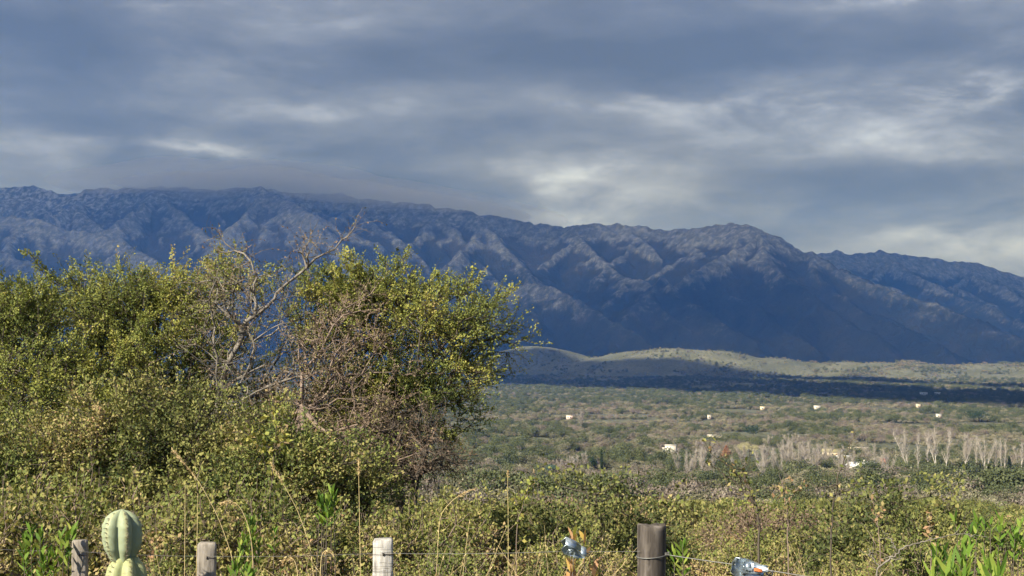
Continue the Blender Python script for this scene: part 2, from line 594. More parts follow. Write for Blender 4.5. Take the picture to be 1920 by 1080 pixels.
# side ridges growing off every spur
_rs = np.random.default_rng(3)
SIDES = []
for S in SPURS:
    S = np.array(S)
    cum = np.concatenate([[0], np.cumsum(np.linalg.norm(np.diff(S[:, :2], axis=0), axis=1))])
    sd_ = 1
    for t in np.arange(200, cum[-1] - 150, 430):
        t = t + _rs.uniform(-60, 60)
        p = np.array([np.interp(t, cum, S[:, k]) for k in range(3)])
        p2 = np.array([np.interp(t + 60, cum, S[:, k]) for k in range(3)])
        d = (p2 - p)[:2]; d /= np.linalg.norm(d) + 1e-9
        sd_ = -sd_
        nrm = np.array([-d[1], d[0]]) * sd_
        dirv = nrm * .8 + d * .75
        ln = _rs.uniform(450, 850)
        drop = _rs.uniform(.42, .62)
        q = np.array([p[0] + dirv[0] * ln, p[1] + dirv[1] * ln, p[2] - ln * drop])
        SIDES.append([p - np.array([0, 0, 12.]), q])
ncx, ncy = 860, 290
uu = np.linspace(-620, 2420, ncx)
yy = np.concatenate([np.linspace(5300, 9700, 225), np.linspace(9720, 11200, 50), np.linspace(11300, 13000, 15)])
U, Y = np.meshgrid((uu - 960) / F / math.cos(PITCH), yy)
X = U * Y
x, y = X.ravel(), Y.ravel()
wamp = 55.0
wx = x + (fbm(x / 420, y / 420, 31, 5) - .5) * wamp * 2
wy = y + (fbm(x / 420, y / 420, 32, 5) - .5) * wamp * 2
g = gheight(x, y)
Fc = seg_field(x + (wx - x) * .15, y + (wy - y) * .15, [(CREST, .86), (FAR, .80)], .5, soft=18)
Fs = seg_field(wx, wy, [(s, .84) for s in SPURS] + [(s, .92) for s in SIDES], .7, soft=9)
Fs = np.stack([Fs[:len(SPURS)].max(0), Fs[len(SPURS):].max(0)])
h = smax(np.concatenate([Fc, Fs, (g - 25)[None]]), 9.0)
hc = Fc.max(0)
near_crest = np.clip((h - hc) / 40 + 1, 0, 1) * 0  # keep
up = np.clip((h - g) / 260, 0, 1)
# gullies: ridged noise, stretched down the slope (towards the viewer and to the right)
sx_, sy_ = x * .88 + y * .47, -x * .47 + y * .88
gul = fbm(sx_ / 210, sy_ / 520, 41, 5, .55, True)
gul2 = fbm(sx_ / 85, sy_ / 170, 43, 4, .55, True)
dcrest = np.clip((hc + 90 - h) / 90, 0, 1)      # 0 right on the crest line
dcrest = np.where(h > hc + 1, 1.0, np.clip((h * 0 + 1) * np.abs(h - np.maximum.reduce([hc])) / 60, .10, 1))
relief = (gul - .62) * 70 + (gul2 - .6) * 34
cd = np.full(x.shape, 1e9)
for Pn in (np.array(CREST), np.array(FAR)):
    for Aq, Bq in zip(Pn[:-1], Pn[1:]):
        dd = Bq[:2] - Aq[:2]
        t = np.clip(((x - Aq[0]) * dd[0] + (y - Aq[1]) * dd[1]) / (dd @ dd), 0, 1)
        cd = np.minimum(cd, np.hypot(x - Aq[0] - t * dd[0], y - Aq[1] - t * dd[1]))
wcrest = .12 + .88 * np.clip(cd / 330, 0, 1)
h = h + relief * up * wcrest + (fbm(x / 26, y / 26, 47, 3) - .5) * 12 * up
h = h + (fbm(x / 75, y / 75, 48, 3) - .5) * 46 * up * np.clip(1.2 - cd / 350, .10, 1)


def blur(Hg, k):
    P_ = np.pad(Hg, ((k, k), (k, k)), mode='edge')
    c_ = np.cumsum(np.cumsum(np.pad(P_, ((1, 0), (1, 0))), 0), 1)
    n_ = 2 * k + 1
    return (c_[n_:, n_:] - c_[:-n_, n_:] - c_[n_:, :-n_] + c_[:-n_, :-n_]) / n_ ** 2


Hg = h.reshape(X.shape)
relief_shade = np.clip((Hg - blur(Hg, 26)) / 60 + (Hg - blur(Hg, 9)) / 34 + (Hg - blur(Hg, 3)) / 20, -1, 1).ravel()  # ridges above, gullies below the blurred height; drives the painted relief shade
V = np.stack([x, y, h], 1)
i = np.arange(len(yy) - 1)[:, None] * ncx; j = np.arange(ncx - 1)[None]
fq = np.stack([i + j, i + j + 1, i + ncx + j + 1, i + ncx + j], -1).reshape(-1, 4)
keep = ((h - g)[fq] > -4).any(1)
mobj('mountain_range', make_mesh('mountain_range', V, fq[keep], M_MOUNT, True, {'relief': relief_shade}), kind='structure',
     label='long dark blue rocky mountain range under the clouds', category='mountain')

# ------------------------------------------------------------------ cloud bank that shades the mountains and the far plain
mcl, n = mat_new('cloud_vapour')
d1 = n.n('ShaderNodeBsdfDiffuse'); d1.inputs[0].default_value = (.8, .8, .82, 1)
t1 = n.n('ShaderNodeBsdfTranslucent'); t1.inputs[0].default_value = (.8, .8, .82, 1)
tr = n.n('ShaderNodeBsdfTransparent')
x1 = n.n('ShaderNodeMixShader'); x1.inputs[0].default_value = .55
n.t.links.new(d1.outputs[0], x1.inputs[1]); n.t.links.new(t1.outputs[0], x1.inputs[2])
x2 = n.n('ShaderNodeMixShader'); n.put(x2.inputs[0], n.n('ShaderNodeAttribute', attribute_name='thick').outputs['Fac'])
n.t.links.new(tr.outputs[0], x2.inputs[1]); n.t.links.new(x1.outputs[0], x2.inputs[2])
out(n, x2.outputs[0])
HC = 3400.0
ZG = -73.0
gx = np.concatenate([np.arange(-9500, -4000, 250.), np.arange(-4000, 4000, 40.), np.arange(4000, 9501, 250.)])
gy = np.concatenate([np.arange(1200, 5600, 40.), np.arange(5600, 12700, 250.)])
GX, GY = np.meshgrid(gx, gy)


def ground_pt(px, py):
    a, b = ray(px, py)
    Yq = (ZG - CAMZ) / b
    return a * Yq, Yq


def edge(pts):
    """shadow edge on the plain as Y over bearing (x / y)"""
    q = [ground_pt(a, b) for a, b in pts]
    return np.array([s[0] / s[1] for s in q]), np.array([s[1] for s in q])


bear = GX / GY
e_near = edge([(-400, 718), (600, 718), (900, 723), (1100, 731), (1280, 739), (1400, 745), (1600, 755), (1920, 766), (2400, 786)])
yedge = lambda pts: (np.array([(p - 960) / F for p, _ in pts]), np.array([q for _, q in pts], float))
e_far = yedge([(-400, 5700), (880, 5300), (950, 5090), (1050, 5090), (1085, 5080), (1105, 4830), (1150, 4650), (1250, 4550), (1330, 4510), (1420, 4390), (1600, 4270), (1700, 3750), (1780, 3400), (1920, 3143), (2400, 2600)])
Yn = np.interp(bear, *e_near); Yf = np.interp(bear, *e_far)
wobble = (fbm(GX / 500, GY / 500, 61, 4) - .5)
s_near = (GY - Yn) / 160 + wobble * 1.3
s_far = (Yf - 40 - GY) / 160 + wobble * 2.2
band = np.minimum(s_near, s_far)
s1a, s1b = edge([(1340, 712), (1500, 714), (1700, 722), (1920, 731), (2400, 748)]), edge([(1340, 712), (1500, 717), (1700, 727), (1920, 737), (2400, 756)])
hole = np.minimum((GY - np.interp(bear, *s1b)) / 30, (np.interp(bear, *s1a) - GY) / 30)
hole = np.where(bear > (1340 - 960) / F, hole + wobble * 1.5 + .2, -9)
band = np.where(hole > 0, -1, band)
mstart = np.interp(bear, *yedge([(-400, 5500), (880, 5250), (940, 5160), (1060, 5130), (1100, 5080), (1270, 4900), (1400, 4800), (1525, 4720), (1600, 4700), (1735, 4620), (1790, 4600), (1930, 4470), (2400, 4420)]))
mshade = (GY - mstart) / 200 + wobble * 1.0
cover = np.maximum(band, mshade)
cover = np.where((GX < -9200) | (GX > 9200) | (GY > 12500), -1, cover)
inside = cover > 0
shift = -SUN_H * ((HC - ZG) / math.tan(SUN_EL)) * -1.0
CX = GX + SUN_H[0] * (HC - ZG) / math.tan(SUN_EL)
CY = GY + SUN_H[1] * (HC - ZG) / math.tan(SUN_EL)
lump = fbm(GX / 900, GY / 900, 67, 4)
taper = np.clip(cover, 0, 1) ** .6
zb = HC + (1 - taper) * 12 + lump * 18 * taper
zt = HC + 24 + taper * (22 + 40 * fbm(GX / 700, GY / 700, 69, 4))
nyq, nxq = GX.shape
idx = np.arange(nyq * nxq).reshape(nyq, nxq)
cell = inside[:-1, :-1] & inside[1:, :-1] & inside[1:, 1:] & inside[:-1, 1:]
q = np.stack([idx[:-1, :-1], idx[:-1, 1:], idx[1:, 1:], idx[1:, :-1]], -1)[cell]
N = nyq * nxq
Vb = np.stack([CX.ravel(), CY.ravel(), zb.ravel()], 1); Vt = np.stack([CX.ravel(), CY.ravel(), zt.ravel()], 1)
ed = np.concatenate([q[:, [0, 1]], q[:, [1, 2]], q[:, [2, 3]], q[:, [3, 0]]])
key = np.sort(ed, 1); kk = key[:, 0].astype(np.int64) * N + key[:, 1]
_, first, cnt = np.unique(kk, return_index=True, return_counts=True)
be = ed[first[cnt == 1]]
side = np.stack([be[:, 0], be[:, 1], be[:, 1] + N, be[:, 0] + N], 1)
fall = np.vstack([q[:, ::-1], q + N, side])
used = np.unique(fall); remap = np.full(2 * N, -1); remap[used] = np.arange(len(used))
thick = np.where((band > 0) | ((GY > 9500) & (GX < 1500)), .95, np.clip(.63 + (fbm(GX / 1300, GY / 1300, 71, 4) - .5) * .8, .40, .85)).ravel()
mobj('cloud_bank', make_mesh('cloud_bank', np.vstack([Vb, Vt])[used], remap[fall], mcl, True, {'thick': np.concatenate([thick, thick])[used]}), kind='stuff',
     label='broad grey cloud bank high over the plain and mountains', category='cloud')

# ------------------------------------------------------------------ haze
mh = bpy.data.materials.new('haze_air'); mh.use_nodes = True
n = NT(mh.node_tree)
pv = n.n('ShaderNodeVolumePrincipled')
pv.inputs['Color'].default_value = (.085, .295, 1.0, 1)
pv.inputs['Density'].default_value = 6.2e-5
pv.inputs['Anisotropy'].default_value = 0.35
pv.inputs['Absorption Color'].default_value = (1, 1, 1, 1)
o_ = n.n('ShaderNodeOutputMaterial')
n.t.links.new(pv.outputs[0], o_.inputs['Volume'])
mobj('haze', MB().box((-13800, -13800, -130), (13800, 13800, 1500)).mesh('haze', mh), kind='stuff', label='thin blue air haze over the valley', category='haze')

# cloud lying on the left part of the crest: a dense core inside a thinner veil
def ridge_cloud(name, dens, zoff, rv, rd, x0, x1, seed, lab):
    m = bpy.data.materials.new(name + '_vapour'); m.use_nodes = True
    n = NT(m.node_tree)
    pv = n.n('ShaderNodeVolumePrincipled')
    pv.inputs['Color'].default_value = (1.0, .94, .87, 1)
    pv.inputs['Density'].default_value = dens
    pv.inputs['Absorption Color'].default_value = (1, 1, 1, 1)
    n.t.links.new(pv.outputs[0], n.n('ShaderNodeOutputMaterial').inputs['Volume'])
    nl, nk = 70, 28
    t = np.linspace(0, 1, nl); xs = x0 + (x1 - x0) * t
    zc = 1185 - np.maximum(xs + 1750, 0) * .135 + zoff
    env = np.sin(np.pi * t) ** .45 + .02
    an = np.arange(nk) / nk * 2 * np.pi
    V = []
    for q in range(nl):
        lump_ = .6 + .8 * fbm(np.cos(an) * 1.2 + xs[q] / 420 + 20, np.sin(an) * 1.2 + 5, seed, 4)
        V.append(np.column_stack([np.full(nk, xs[q]), 9120 + rd * env[q] * lump_ * np.cos(an), zc[q] + rv * env[q] * lump_ * np.sin(an)]))
    V = np.vstack(V + [np.array([[x0, 9120, zc[0]], [x1, 9120, zc[-1]]])])
    f = [[r_ * nk + j, r_ * nk + (j + 1) % nk, (r_ + 1) * nk + (j + 1) % nk, (r_ + 1) * nk + j] for r_ in range(nl - 1) for j in range(nk)]
    f3_ = [[(j + 1) % nk, j, nl * nk] for j in range(nk)] + [[(nl - 1) * nk + j, (nl - 1) * nk + (j + 1) % nk, nl * nk + 1] for j in range(nk)]
    mobj(name, make_mesh(name, V, [np.array(f), np.array(f3_)], m, True), kind='stuff', label=lab, category='cloud')


ridge_cloud('ridge_cloud', .0022, 50, 92, 420, -2900, 160, 5, 'soft grey cloud lying on the left half of the crest')
ridge_cloud('cloud_veil', .0007, 62, 150, 620, -3350, 420, 6, 'thin veil of mist around the cloud on the crest')

# ------------------------------------------------------------------ foliage builders
def unit(a):
    return a / (np.linalg.norm(a, axis=-1, keepdims=True) + 1e-12)


def leaves(c, a, nrm, l, wd, tone):
    """rhombic leaves, one quad each"""
    a = unit(a); b = unit(np.cross(a, nrm))
    nn = np.cross(b, a)
    l = np.asarray(l)[:, None]; wd = np.asarray(wd)[:, None]
    V = np.stack([c, c + a * l * .5 + b * wd * .5 + nn * l * .06, c + a * l, c + a * l * .5 - b * wd * .5 + nn * l * .06], 1).reshape(-1, 3)
    f = np.arange(len(V)).reshape(-1, 4)
    return V, f, np.repeat(tone, 4)


def leaf_mesh(name, parts, mat):
    V = np.vstack([p[0] for p in parts]); off = np.cumsum([0] + [len(p[0]) for p in parts[:-1]])
    f = np.vstack([p[1] + o for p, o in zip(parts, off)])
    return make_mesh(name, V, f, mat, False, {'tone': np.concatenate([p[2] for p in parts])})


def segs(A, B, ra, rb, k=5):
    """independent tapered tube pieces"""
    A = np.asarray(A, float); B = np.asarray(B, float)
    d = unit(B - A)
    ref = np.where(np.abs(d[:, 2:3]) < .9, np.array([[0, 0, 1.0]]), np.array([[1.0, 0, 0]]))
    u = unit(np.cross(d, ref)); v = np.cross(d, u)
    an = np.arange(k) / k * 2 * np.pi
    ring = np.cos(an)[None, :, None] * u[:, None] + np.sin(an)[None, :, None] * v[:, None]
    Va = A[:, None] + ring * np.asarray(ra)[:, None, None]
    Vb_ = B[:, None] + ring * np.asarray(rb)[:, None, None]
    V = np.concatenate([Va, Vb_], 1).reshape(-1, 3)
    base_ = np.arange(len(A))[:, None] * 2 * k
    j = np.arange(k)[None]; j2 = (j + 1) % k
    f = np.stack([base_ + j, base_ + j2, base_ + k + j2, base_ + k + j], -1).reshape(-1, 4)
    return V, f


def seg_mesh(name, parts, mat, smooth=True):
    V = np.vstack([p[0] for p in parts]); off = np.cumsum([0] + [len(p[0]) for p in parts[:-1]])
    f = np.vstack([p[1] + o for p, o in zip(parts, off)])
    return make_mesh(name, V, f, mat, smooth)


def grow(root, pts, rng, pen=.35, pre=None):
    """join crown points to a branching skeleton"""
    nodes = [np.array(root, float)]; par = [-1]; pl = [0.0]
    if pre is not None:
        for p, pr in pre:
            p = np.array(p, float)
            nodes.append(p); par.append(pr); pl.append(pl[pr] + np.linalg.norm(p - nodes[pr]))
    order = np.argsort(np.linalg.norm(pts - nodes[0], axis=1) + rng.normal(0, .08, len(pts)))
    N_ = np.zeros((len(nodes) + len(pts), 3)); N_[:len(nodes)] = nodes
    PL = np.zeros(len(N_)); PL[:len(pl)] = pl
    m_ = len(nodes)
    for p in pts[order]:
        d = np.linalg.norm(N_[:m_] - p, axis=1)
        k_ = int(np.argmin(d + pen * PL[:m_]))
        N_[m_] = p; PL[m_] = PL[k_] + d[k_]; par.append(k_); m_ += 1
    return N_, np.array(par)


def pipe(par, r0, ex=.42, rmin=.004):
    n_ = len(par); w_ = np.ones(n_)
    for k_ in range(n_ - 1, 0, -1):
        w_[par[k_]] += w_[k_]
    return np.maximum(rmin, r0 * (w_ / w_[0]) ** ex)


def blob_points(blobs, n_, rng, surf=.5):
    """blobs: (centre, radii); points inside, biased to the outside"""
    vol = np.array([np.prod(b[1]) ** .8 for b in blobs]); vol /= vol.sum()
    P = []
    for b, k_ in zip(blobs, rng.multinomial(n_, vol)):
        d = unit(rng.normal(size=(k_, 3))); r = rng.random(k_) ** (1 / 3 * (1 - surf) + .12 * surf)
        P.append(np.array(b[0]) + d * r[:, None] * np.array(b[1]))
    return np.vstack(P)


def twigs(base, direc, length, rng, npts=4, curl=.35, up=.12):
    """bent twig polylines: returns (n,npts,3)"""
    P = [base]; d = unit(direc)
    for k_ in range(npts - 1):
        d = unit(d + rng.normal(0, curl, d.shape) + np.array([0, 0, up]))
        P.append(P[-1] + d * (length / (npts - 1))[:, None])
    return np.stack(P, 1)


def along(tw, m_, rng, lo=.1):
    """m_ random points along each twig, with local direction"""
    n_, k_, _ = tw.shape
    t = (lo + (1 - lo) * rng.random((n_, m_))) * (k_ - 1.001)
    i_ = t.astype(int); fr = (t - i_)[..., None]
    r_ = np.arange(n_)[:, None]
    a_, b_ = tw[r_, i_], tw[r_, i_ + 1]
    return (a_ + (b_ - a_) * fr).reshape(-1, 3), unit(b_ - a_).reshape(-1, 3)


def twig_parts(tw, r, k=3):
    n_, m_, _ = tw.shape
    A = tw[:, :-1].reshape(-1, 3); B = tw[:, 1:].reshape(-1, 3)
    fr = np.tile(np.arange(m_ - 1) / (m_ - 1.0), n_)
    rr_ = np.repeat(np.broadcast_to(r, (n_,)), m_ - 1)
    return segs(A, B, rr_ * (1 - .7 * fr), rr_ * (1 - .7 * (fr + 1 / (m_ - 1))), k)


def woody(name, root, blobs, rng, n_nodes, twigs_per, leaves_per, leaf_l, leaf_w, tones, M_leaf, M_bark,
          r0=.09, tw_len=(.25, .6), pen=.35, pre=None, bare=0.0, curl=.35, up=.12, twig_r=.0035, cluster=0, base=None,
          tone_fn=None, stems=None, center=None, surf=.5, shoots=0, shoot_len=(.15, .42), clump=0, clump_r=.12, **kw):
    """a tree or shrub: Empty > trunk (limbs), twigs, crown"""
    root = np.array(root, float)
    if clump:
        cs_ = blob_points(blobs, clump, rng, surf)
        pts = cs_[rng.integers(0, clump, n_nodes)] + rng.normal(0, clump_r, (n_nodes, 3)) * np.array([1, 1, .75])
    else:
        pts = blob_points(blobs, n_nodes, rng, surf)
    if base is None: base = root
    nodes, par = grow(root, pts, rng, pen, pre)
    rad = pipe(par, r0)
    k_ = np.arange(1, len(nodes))
    # slightly crooked limbs: two pieces per edge
    A, B = nodes[par[k_]], nodes[k_]
    ln = np.linalg.norm(B - A, axis=1)
    M_ = (A + B) / 2 + rng.normal(0, 1, A.shape) * (ln * .09)[:, None]
    rA = np.minimum(rad[par[k_]], rad[k_] * 1.7); rB = rad[k_]
    tp = [segs(A, M_, rA, (rA + rB) / 2, 5), segs(M_, B, (rA + rB) / 2, rB, 5)]
    cen = np.mean([b[0] for b in blobs], axis=0) if center is None else np.array(center)
    sel = np.repeat(k_, twigs_per)
    outw = unit(nodes[sel] - cen)
    along_d = unit(nodes[sel] - nodes[par[sel]])
    d0 = outw * .55 + along_d * .5 + rng.normal(0, .65, outw.shape)
    ln = rng.uniform(*tw_len, len(sel))
    tw = twigs(nodes[sel], d0, ln, rng, 4, curl, up)
    if shoots:
        dc = np.linalg.norm((nodes[k_] - cen) / np.ptp(nodes[k_], axis=0), axis=1) + .25 * (nodes[k_][:, 2] - cen[2]) / np.ptp(nodes[k_][:, 2])
        pk_ = k_[np.argsort(-dc)[:max(10, len(k_) // 3)]]
        ss = rng.choice(pk_, shoots)
        dS = unit(nodes[ss] - cen) * .8 + np.array([0, 0, .55]) + rng.normal(0, .4, (shoots, 3))
        SH = twigs(nodes[ss], dS, rng.uniform(*shoot_len, shoots), rng, 7, .22, .10)
        tp.append(twig_parts(SH, .006, 4))
        sub = np.repeat(SH[:, 1:].reshape(-1, 3), 2, 0)
        sd_ = np.repeat(unit(SH[:, 1:] - SH[:, :-1]).reshape(-1, 3), 2, 0)
        T3 = twigs(sub, sd_ * .5 + rng.normal(0, .7, sub.shape), rng.uniform(.06, .16, len(sub)), rng, 4, curl, up)
        tw = np.vstack([tw, T3])
    e = empty(name, base, **kw)
    off = -np.array(base)
    sh = lambda p: (p[0] + off,) + tuple(p[1:])
    mobj('trunk', seg_mesh('trunk', [sh(p) for p in tp], M_bark), e)
    mobj('twigs', seg_mesh('twigs', [sh(twig_parts(tw, twig_r))], M_bark, False), e)
    if leaves_per:
        tl = tw if not bare else tw[rng.random(len(tw)) > bare]
        c_, d_ = along(tl, leaves_per, rng)
        if cluster:
            c_ = c_ + rng.normal(0, cluster, c_.shape)
        q_ = len(c_)
        a_ = d_ * .7 + rng.normal(0, .7, c_.shape) + np.array([0, 0, .1])
        tn_ = rng.normal(0, .75, (len(tl), 3)) + np.array([0, 0, .55]) + SUNV * .35     # leaves of one twig lie alike
        nn = np.repeat(tn_, leaves_per, 0) + rng.normal(0, .38, c_.shape)
        tw_t = np.repeat(rng.normal(0, tones[1], len(tl)), leaves_per)
        tone = tones[0] + tw_t + rng.normal(0, tones[2], q_)
        if clump: tone = tone + (fbm(c_[:, 0] / .45 + 31, c_[:, 2] / .45 + c_[:, 1] / .6, 17, 3) - .5) * .9
        P = leaves(c_ + off, a_, nn, leaf_l * rng.uniform(.6, 1.35, q_), leaf_w * rng.uniform(.6, 1.35, q_), np.clip(tone, 0, 1))
        mobj('crown', leaf_mesh('crown', [P], M_leaf), e)
    return e


# leaf colours: real hues from dark green to yellow to dry brown
M_ACACIA = leaf_mat('leaf_acacia', [(0, (.048, .070, .024)), (.35, (.135, .160, .044)), (.65, (.230, .242, .058)), (.85, (.31, .275, .075)), (1, (.24, .18, .10))])
M_OLIVE = leaf_mat('leaf_olive', [(0, (.050, .066, .026)), (.3, (.125, .140, .044)), (.6, (.205, .200, .068)), (.8, (.25, .215, .095)), (1, (.23, .155, .095))])
M_HEDGE = leaf_mat('leaf_hedge', [(0, (.045, .066, .022)), (.3, (.125, .150, .042)), (.55, (.210, .205, .066)), (.78, (.29, .24, .115)), (1, (.25, .155, .09))])
M_DRY = leaf_mat('leaf_dry', [(0, (.075, .052, .038)), (.5, (.145, .105, .078)), (.8, (.20, .15, .105)), (1, (.16, .16, .05))], .15)
M_FRESH = leaf_mat('leaf_fresh', [(0, (.035, .080, .014)), (.5, (.105, .185, .024)), (1, (.25, .28, .06))], .3, spec=.4)
M_BARK = bark_mat('bark_dark', (.035, .028, .022), (.10, .085, .07))
M_GREYBARK = bark_mat('bark_grey', (.085, .077, .068), (.21, .19, .165))
M_TWIGDRY = bark_mat('bark_dry', (.10, .076, .062), (.225, .175, .145))
M_PALE = bark_mat('bark_pale', (.26, .24, .215), (.44, .41, .37), 3.0)


def PB(lst):
    """pixel blobs (px,py,rx,ry,Y,depth radius) to 3D ellipsoids"""
    o = []
    for (px, py, rx, ry, Y, rd) in lst:
        o.append((at(px, py, Y), (rx / F * Y, rd, ry / F * Y)))
    return o


def foot(px, Y):
    a, _ = ray(px, 900)
    return np.array([a * Y, Y, gz(a * Y, Y) - .05])


# ------------------------------------------------------------------ the trees on the left
rng = np.random.default_rng(7)
woody('acacia_tree', foot(700, 13.0), PB([
    (785, 548, 62, 40, 13, .35), (700, 572, 58, 44, 13.1, .35), (835, 590, 80, 62, 13, .5), (760, 620, 90, 60, 12.9, .55), (905, 625, 48, 40, 13, .35),
    (800, 690, 105, 60, 12.8, .6), (835, 770, 62, 48, 12.8, .4), (730, 730, 70, 50, 12.9, .5), (660, 600, 50, 55, 13.2, .35), (870, 705, 34, 50, 12.9, .3),
    (850, 825, 40, 22, 12.8, .2), (778, 502, 14, 22, 13, .1), (848, 545, 18, 30, 13, .1), (925, 575, 18, 30, 13, .12), (952, 640, 22, 20, 13, .12)]),
    rng, 480, 4, 26, .025, .015, (.52, .10, .09), M_ACACIA, M_BARK, r0=.05, clump=72, clump_r=.11, curl=.22, tw_len=(.16, .36), cluster=.013, surf=.2, shoots=60, shoot_len=(.18, .45),
    label='yellow-green thorny acacia tree, right edge of the tree clump on the left', cat='tree')
rng = np.random.default_rng(8)
woody('scrub_tree', foot(250, 13.5), PB([
    (330, 565, 60, 44, 13.5, .4), (235, 580, 80, 48, 13.5, .5), (150, 600, 90, 60, 13.3, .5), (290, 620, 110, 70, 13.2, .6), (210, 690, 120, 70, 13.0, .6),
    (350, 690, 60, 70, 13, .45), (340, 508, 16, 22, 13.5, .1), (215, 530, 30, 22, 13.5, .15), (125, 565, 24, 26, 13.4, .15), (395, 560, 40, 50, 13.5, .3), (280, 770, 110, 50, 12.9, .5)]),
    rng, 640, 4, 26, .025, .015, (.50, .10, .09), M_ACACIA, M_BARK, r0=.05, clump=105, clump_r=.12, curl=.22, tw_len=(.16, .36), cluster=.013, surf=.2, shoots=55, shoot_len=(.18, .45),
    label='tall olive-green tree left of the bare grey limb', cat='tree')
rng = np.random.default_rng(9)
woody('scrub_tree', foot(10, 12.0), PB([
    (40, 620, 70, 40, 12.2, .4), (-40, 640, 80, 60, 12.2, .5), (60, 700, 100, 60, 12, .5), (-30, 760, 110, 70, 12, .5), (80, 800, 110, 60, 11.8, .5), (170, 760, 60, 50, 12, .4),
    (20, 590, 30, 20, 12.2, .15)]),
    rng, 560, 4, 26, .025, .015, (.52, .10, .09), M_ACACIA, M_BARK, r0=.045, clump=100, clump_r=.13, curl=.22, tw_len=(.16, .36), cluster=.013, surf=.25, shoots=70,
    label='bushy yellow-olive tree cut off by the left edge of the picture', cat='tree')
# dry, almost bare tree in the middle of the clump with its long pale limb
rng = np.random.default_rng(10)
rt = foot(405, 12.3)
pre = [(at(412, 745, 12.3), 0), (at(428, 680, 12.3), 1), (at(455, 625, 12.3), 2), (at(478, 592, 12.3), 3), (at(515, 560, 12.35), 4), (at(540, 530, 12.4), 5),
       (at(575, 503, 12.4), 6), (at(612, 474, 12.45), 7), (at(640, 450, 12.5), 8), (at(665, 426, 12.5), 9),
       (at(476, 550, 12.3), 4), (at(482, 520, 12.3), 11), (at(470, 490, 12.3), 12), (at(440, 470, 12.4), 13), (at(415, 448, 12.4), 14),
       (at(566, 475, 12.4), 7), (at(580, 452, 12.4), 16), (at(440, 600, 12.2), 3), (at(405, 570, 12.2), 18)]
e_dry = woody('dry_tree', rt, PB([
    (580, 470, 40, 22, 12.4, .2), (450, 470, 50, 30, 12.4, .25), (450, 560, 90, 60, 12.3, .5), (560, 600, 50, 60, 12.3, .4), (500, 680, 110, 50, 12.2, .5),
    (420, 650, 70, 60, 12.2, .4), (640, 440, 16, 12, 12.5, .1), (520, 740, 100, 50, 12.2, .5)]),
    rng, 115, 5, 8, .024, .013, (.50, .25, .2), M_DRY, M_GREYBARK, r0=.036, tw_len=(.14, .42), pre=pre, bare=.25, curl=.5, twig_r=.0026, surf=.25,
    label='half-bare dry tree with one long pale limb reaching up to the right', cat='tree')
rng = np.random.default_rng(11)
woody('dry_tree', foot(575, 11.8), PB([
    (640, 560, 60, 50, 12.2, .35), (660, 640, 80, 50, 12.1, .45), (620, 720, 70, 30, 12.0, .4), (700, 750, 80, 60, 12.0, .5), (600, 800, 110, 60, 11.9, .5),
    (700, 830, 90, 50, 11.8, .5), (500, 800, 80, 50, 11.9, .4), (640, 870, 120, 40, 11.6, .5)]),
    rng, 220, 5, 20, .024, .014, (.55, .28, .2), M_DRY, M_TWIGDRY, r0=.035, clump=50, tw_len=(.14, .40), bare=.2, curl=.5, surf=.25,
    pre=[(at(565, 760, 12), 0), (at(566, 700, 12), 1), (at(600, 665, 12.1), 2), (at(560, 640, 12), 2), (at(660, 640, 12.1), 3), (at(625, 610, 12.1), 3)],
    label='tangled brown thorn tree between the pale limb and the yellow-green acacia', cat='tree')
rng = np.random.default_rng(31)
woody('scrub_tree', foot(520, 13.2), PB([
    (435, 550, 50, 32, 13.2, .3), (480, 590, 60, 40, 13.2, .3), (620, 575, 60, 32, 13.2, .3), (390, 640, 60, 60, 13.0, .4), (650, 640, 60, 50, 13.0, .4), (560, 690, 90, 50, 14.2, .5), (460, 720, 90, 60, 14.2, .5), (630, 780, 80, 60, 14.1, .5), (520, 820, 110, 60, 14, .5)]),
    rng, 360, 4, 24, .025, .015, (.48, .12, .10), M_ACACIA, M_BARK, r0=.04, curl=.22, tw_len=(.16, .36), cluster=.013, surf=.25, clump=95, clump_r=.13, shoots=24,
    label='olive tree half hidden behind the dry tree and the thorn tree', cat='tree')
rng = np.random.default_rng(12)
woody('thorn_shrub', foot(760, 11.6), PB([
    (770, 800, 60, 30, 11.8, .3), (800, 860, 60, 30, 11.7, .3), (720, 890, 70, 30, 11.6, .35), (850, 850, 30, 16, 11.8, .15)]),
    rng, 80, 6, 5, .024, .014, (.3, .2, .2), M_DRY, M_BARK, r0=.035, tw_len=(.18, .45), bare=.45, curl=.6, up=-.05,
    label='dark leafless thorn shrub hanging under the acacia crown', cat='shrub')
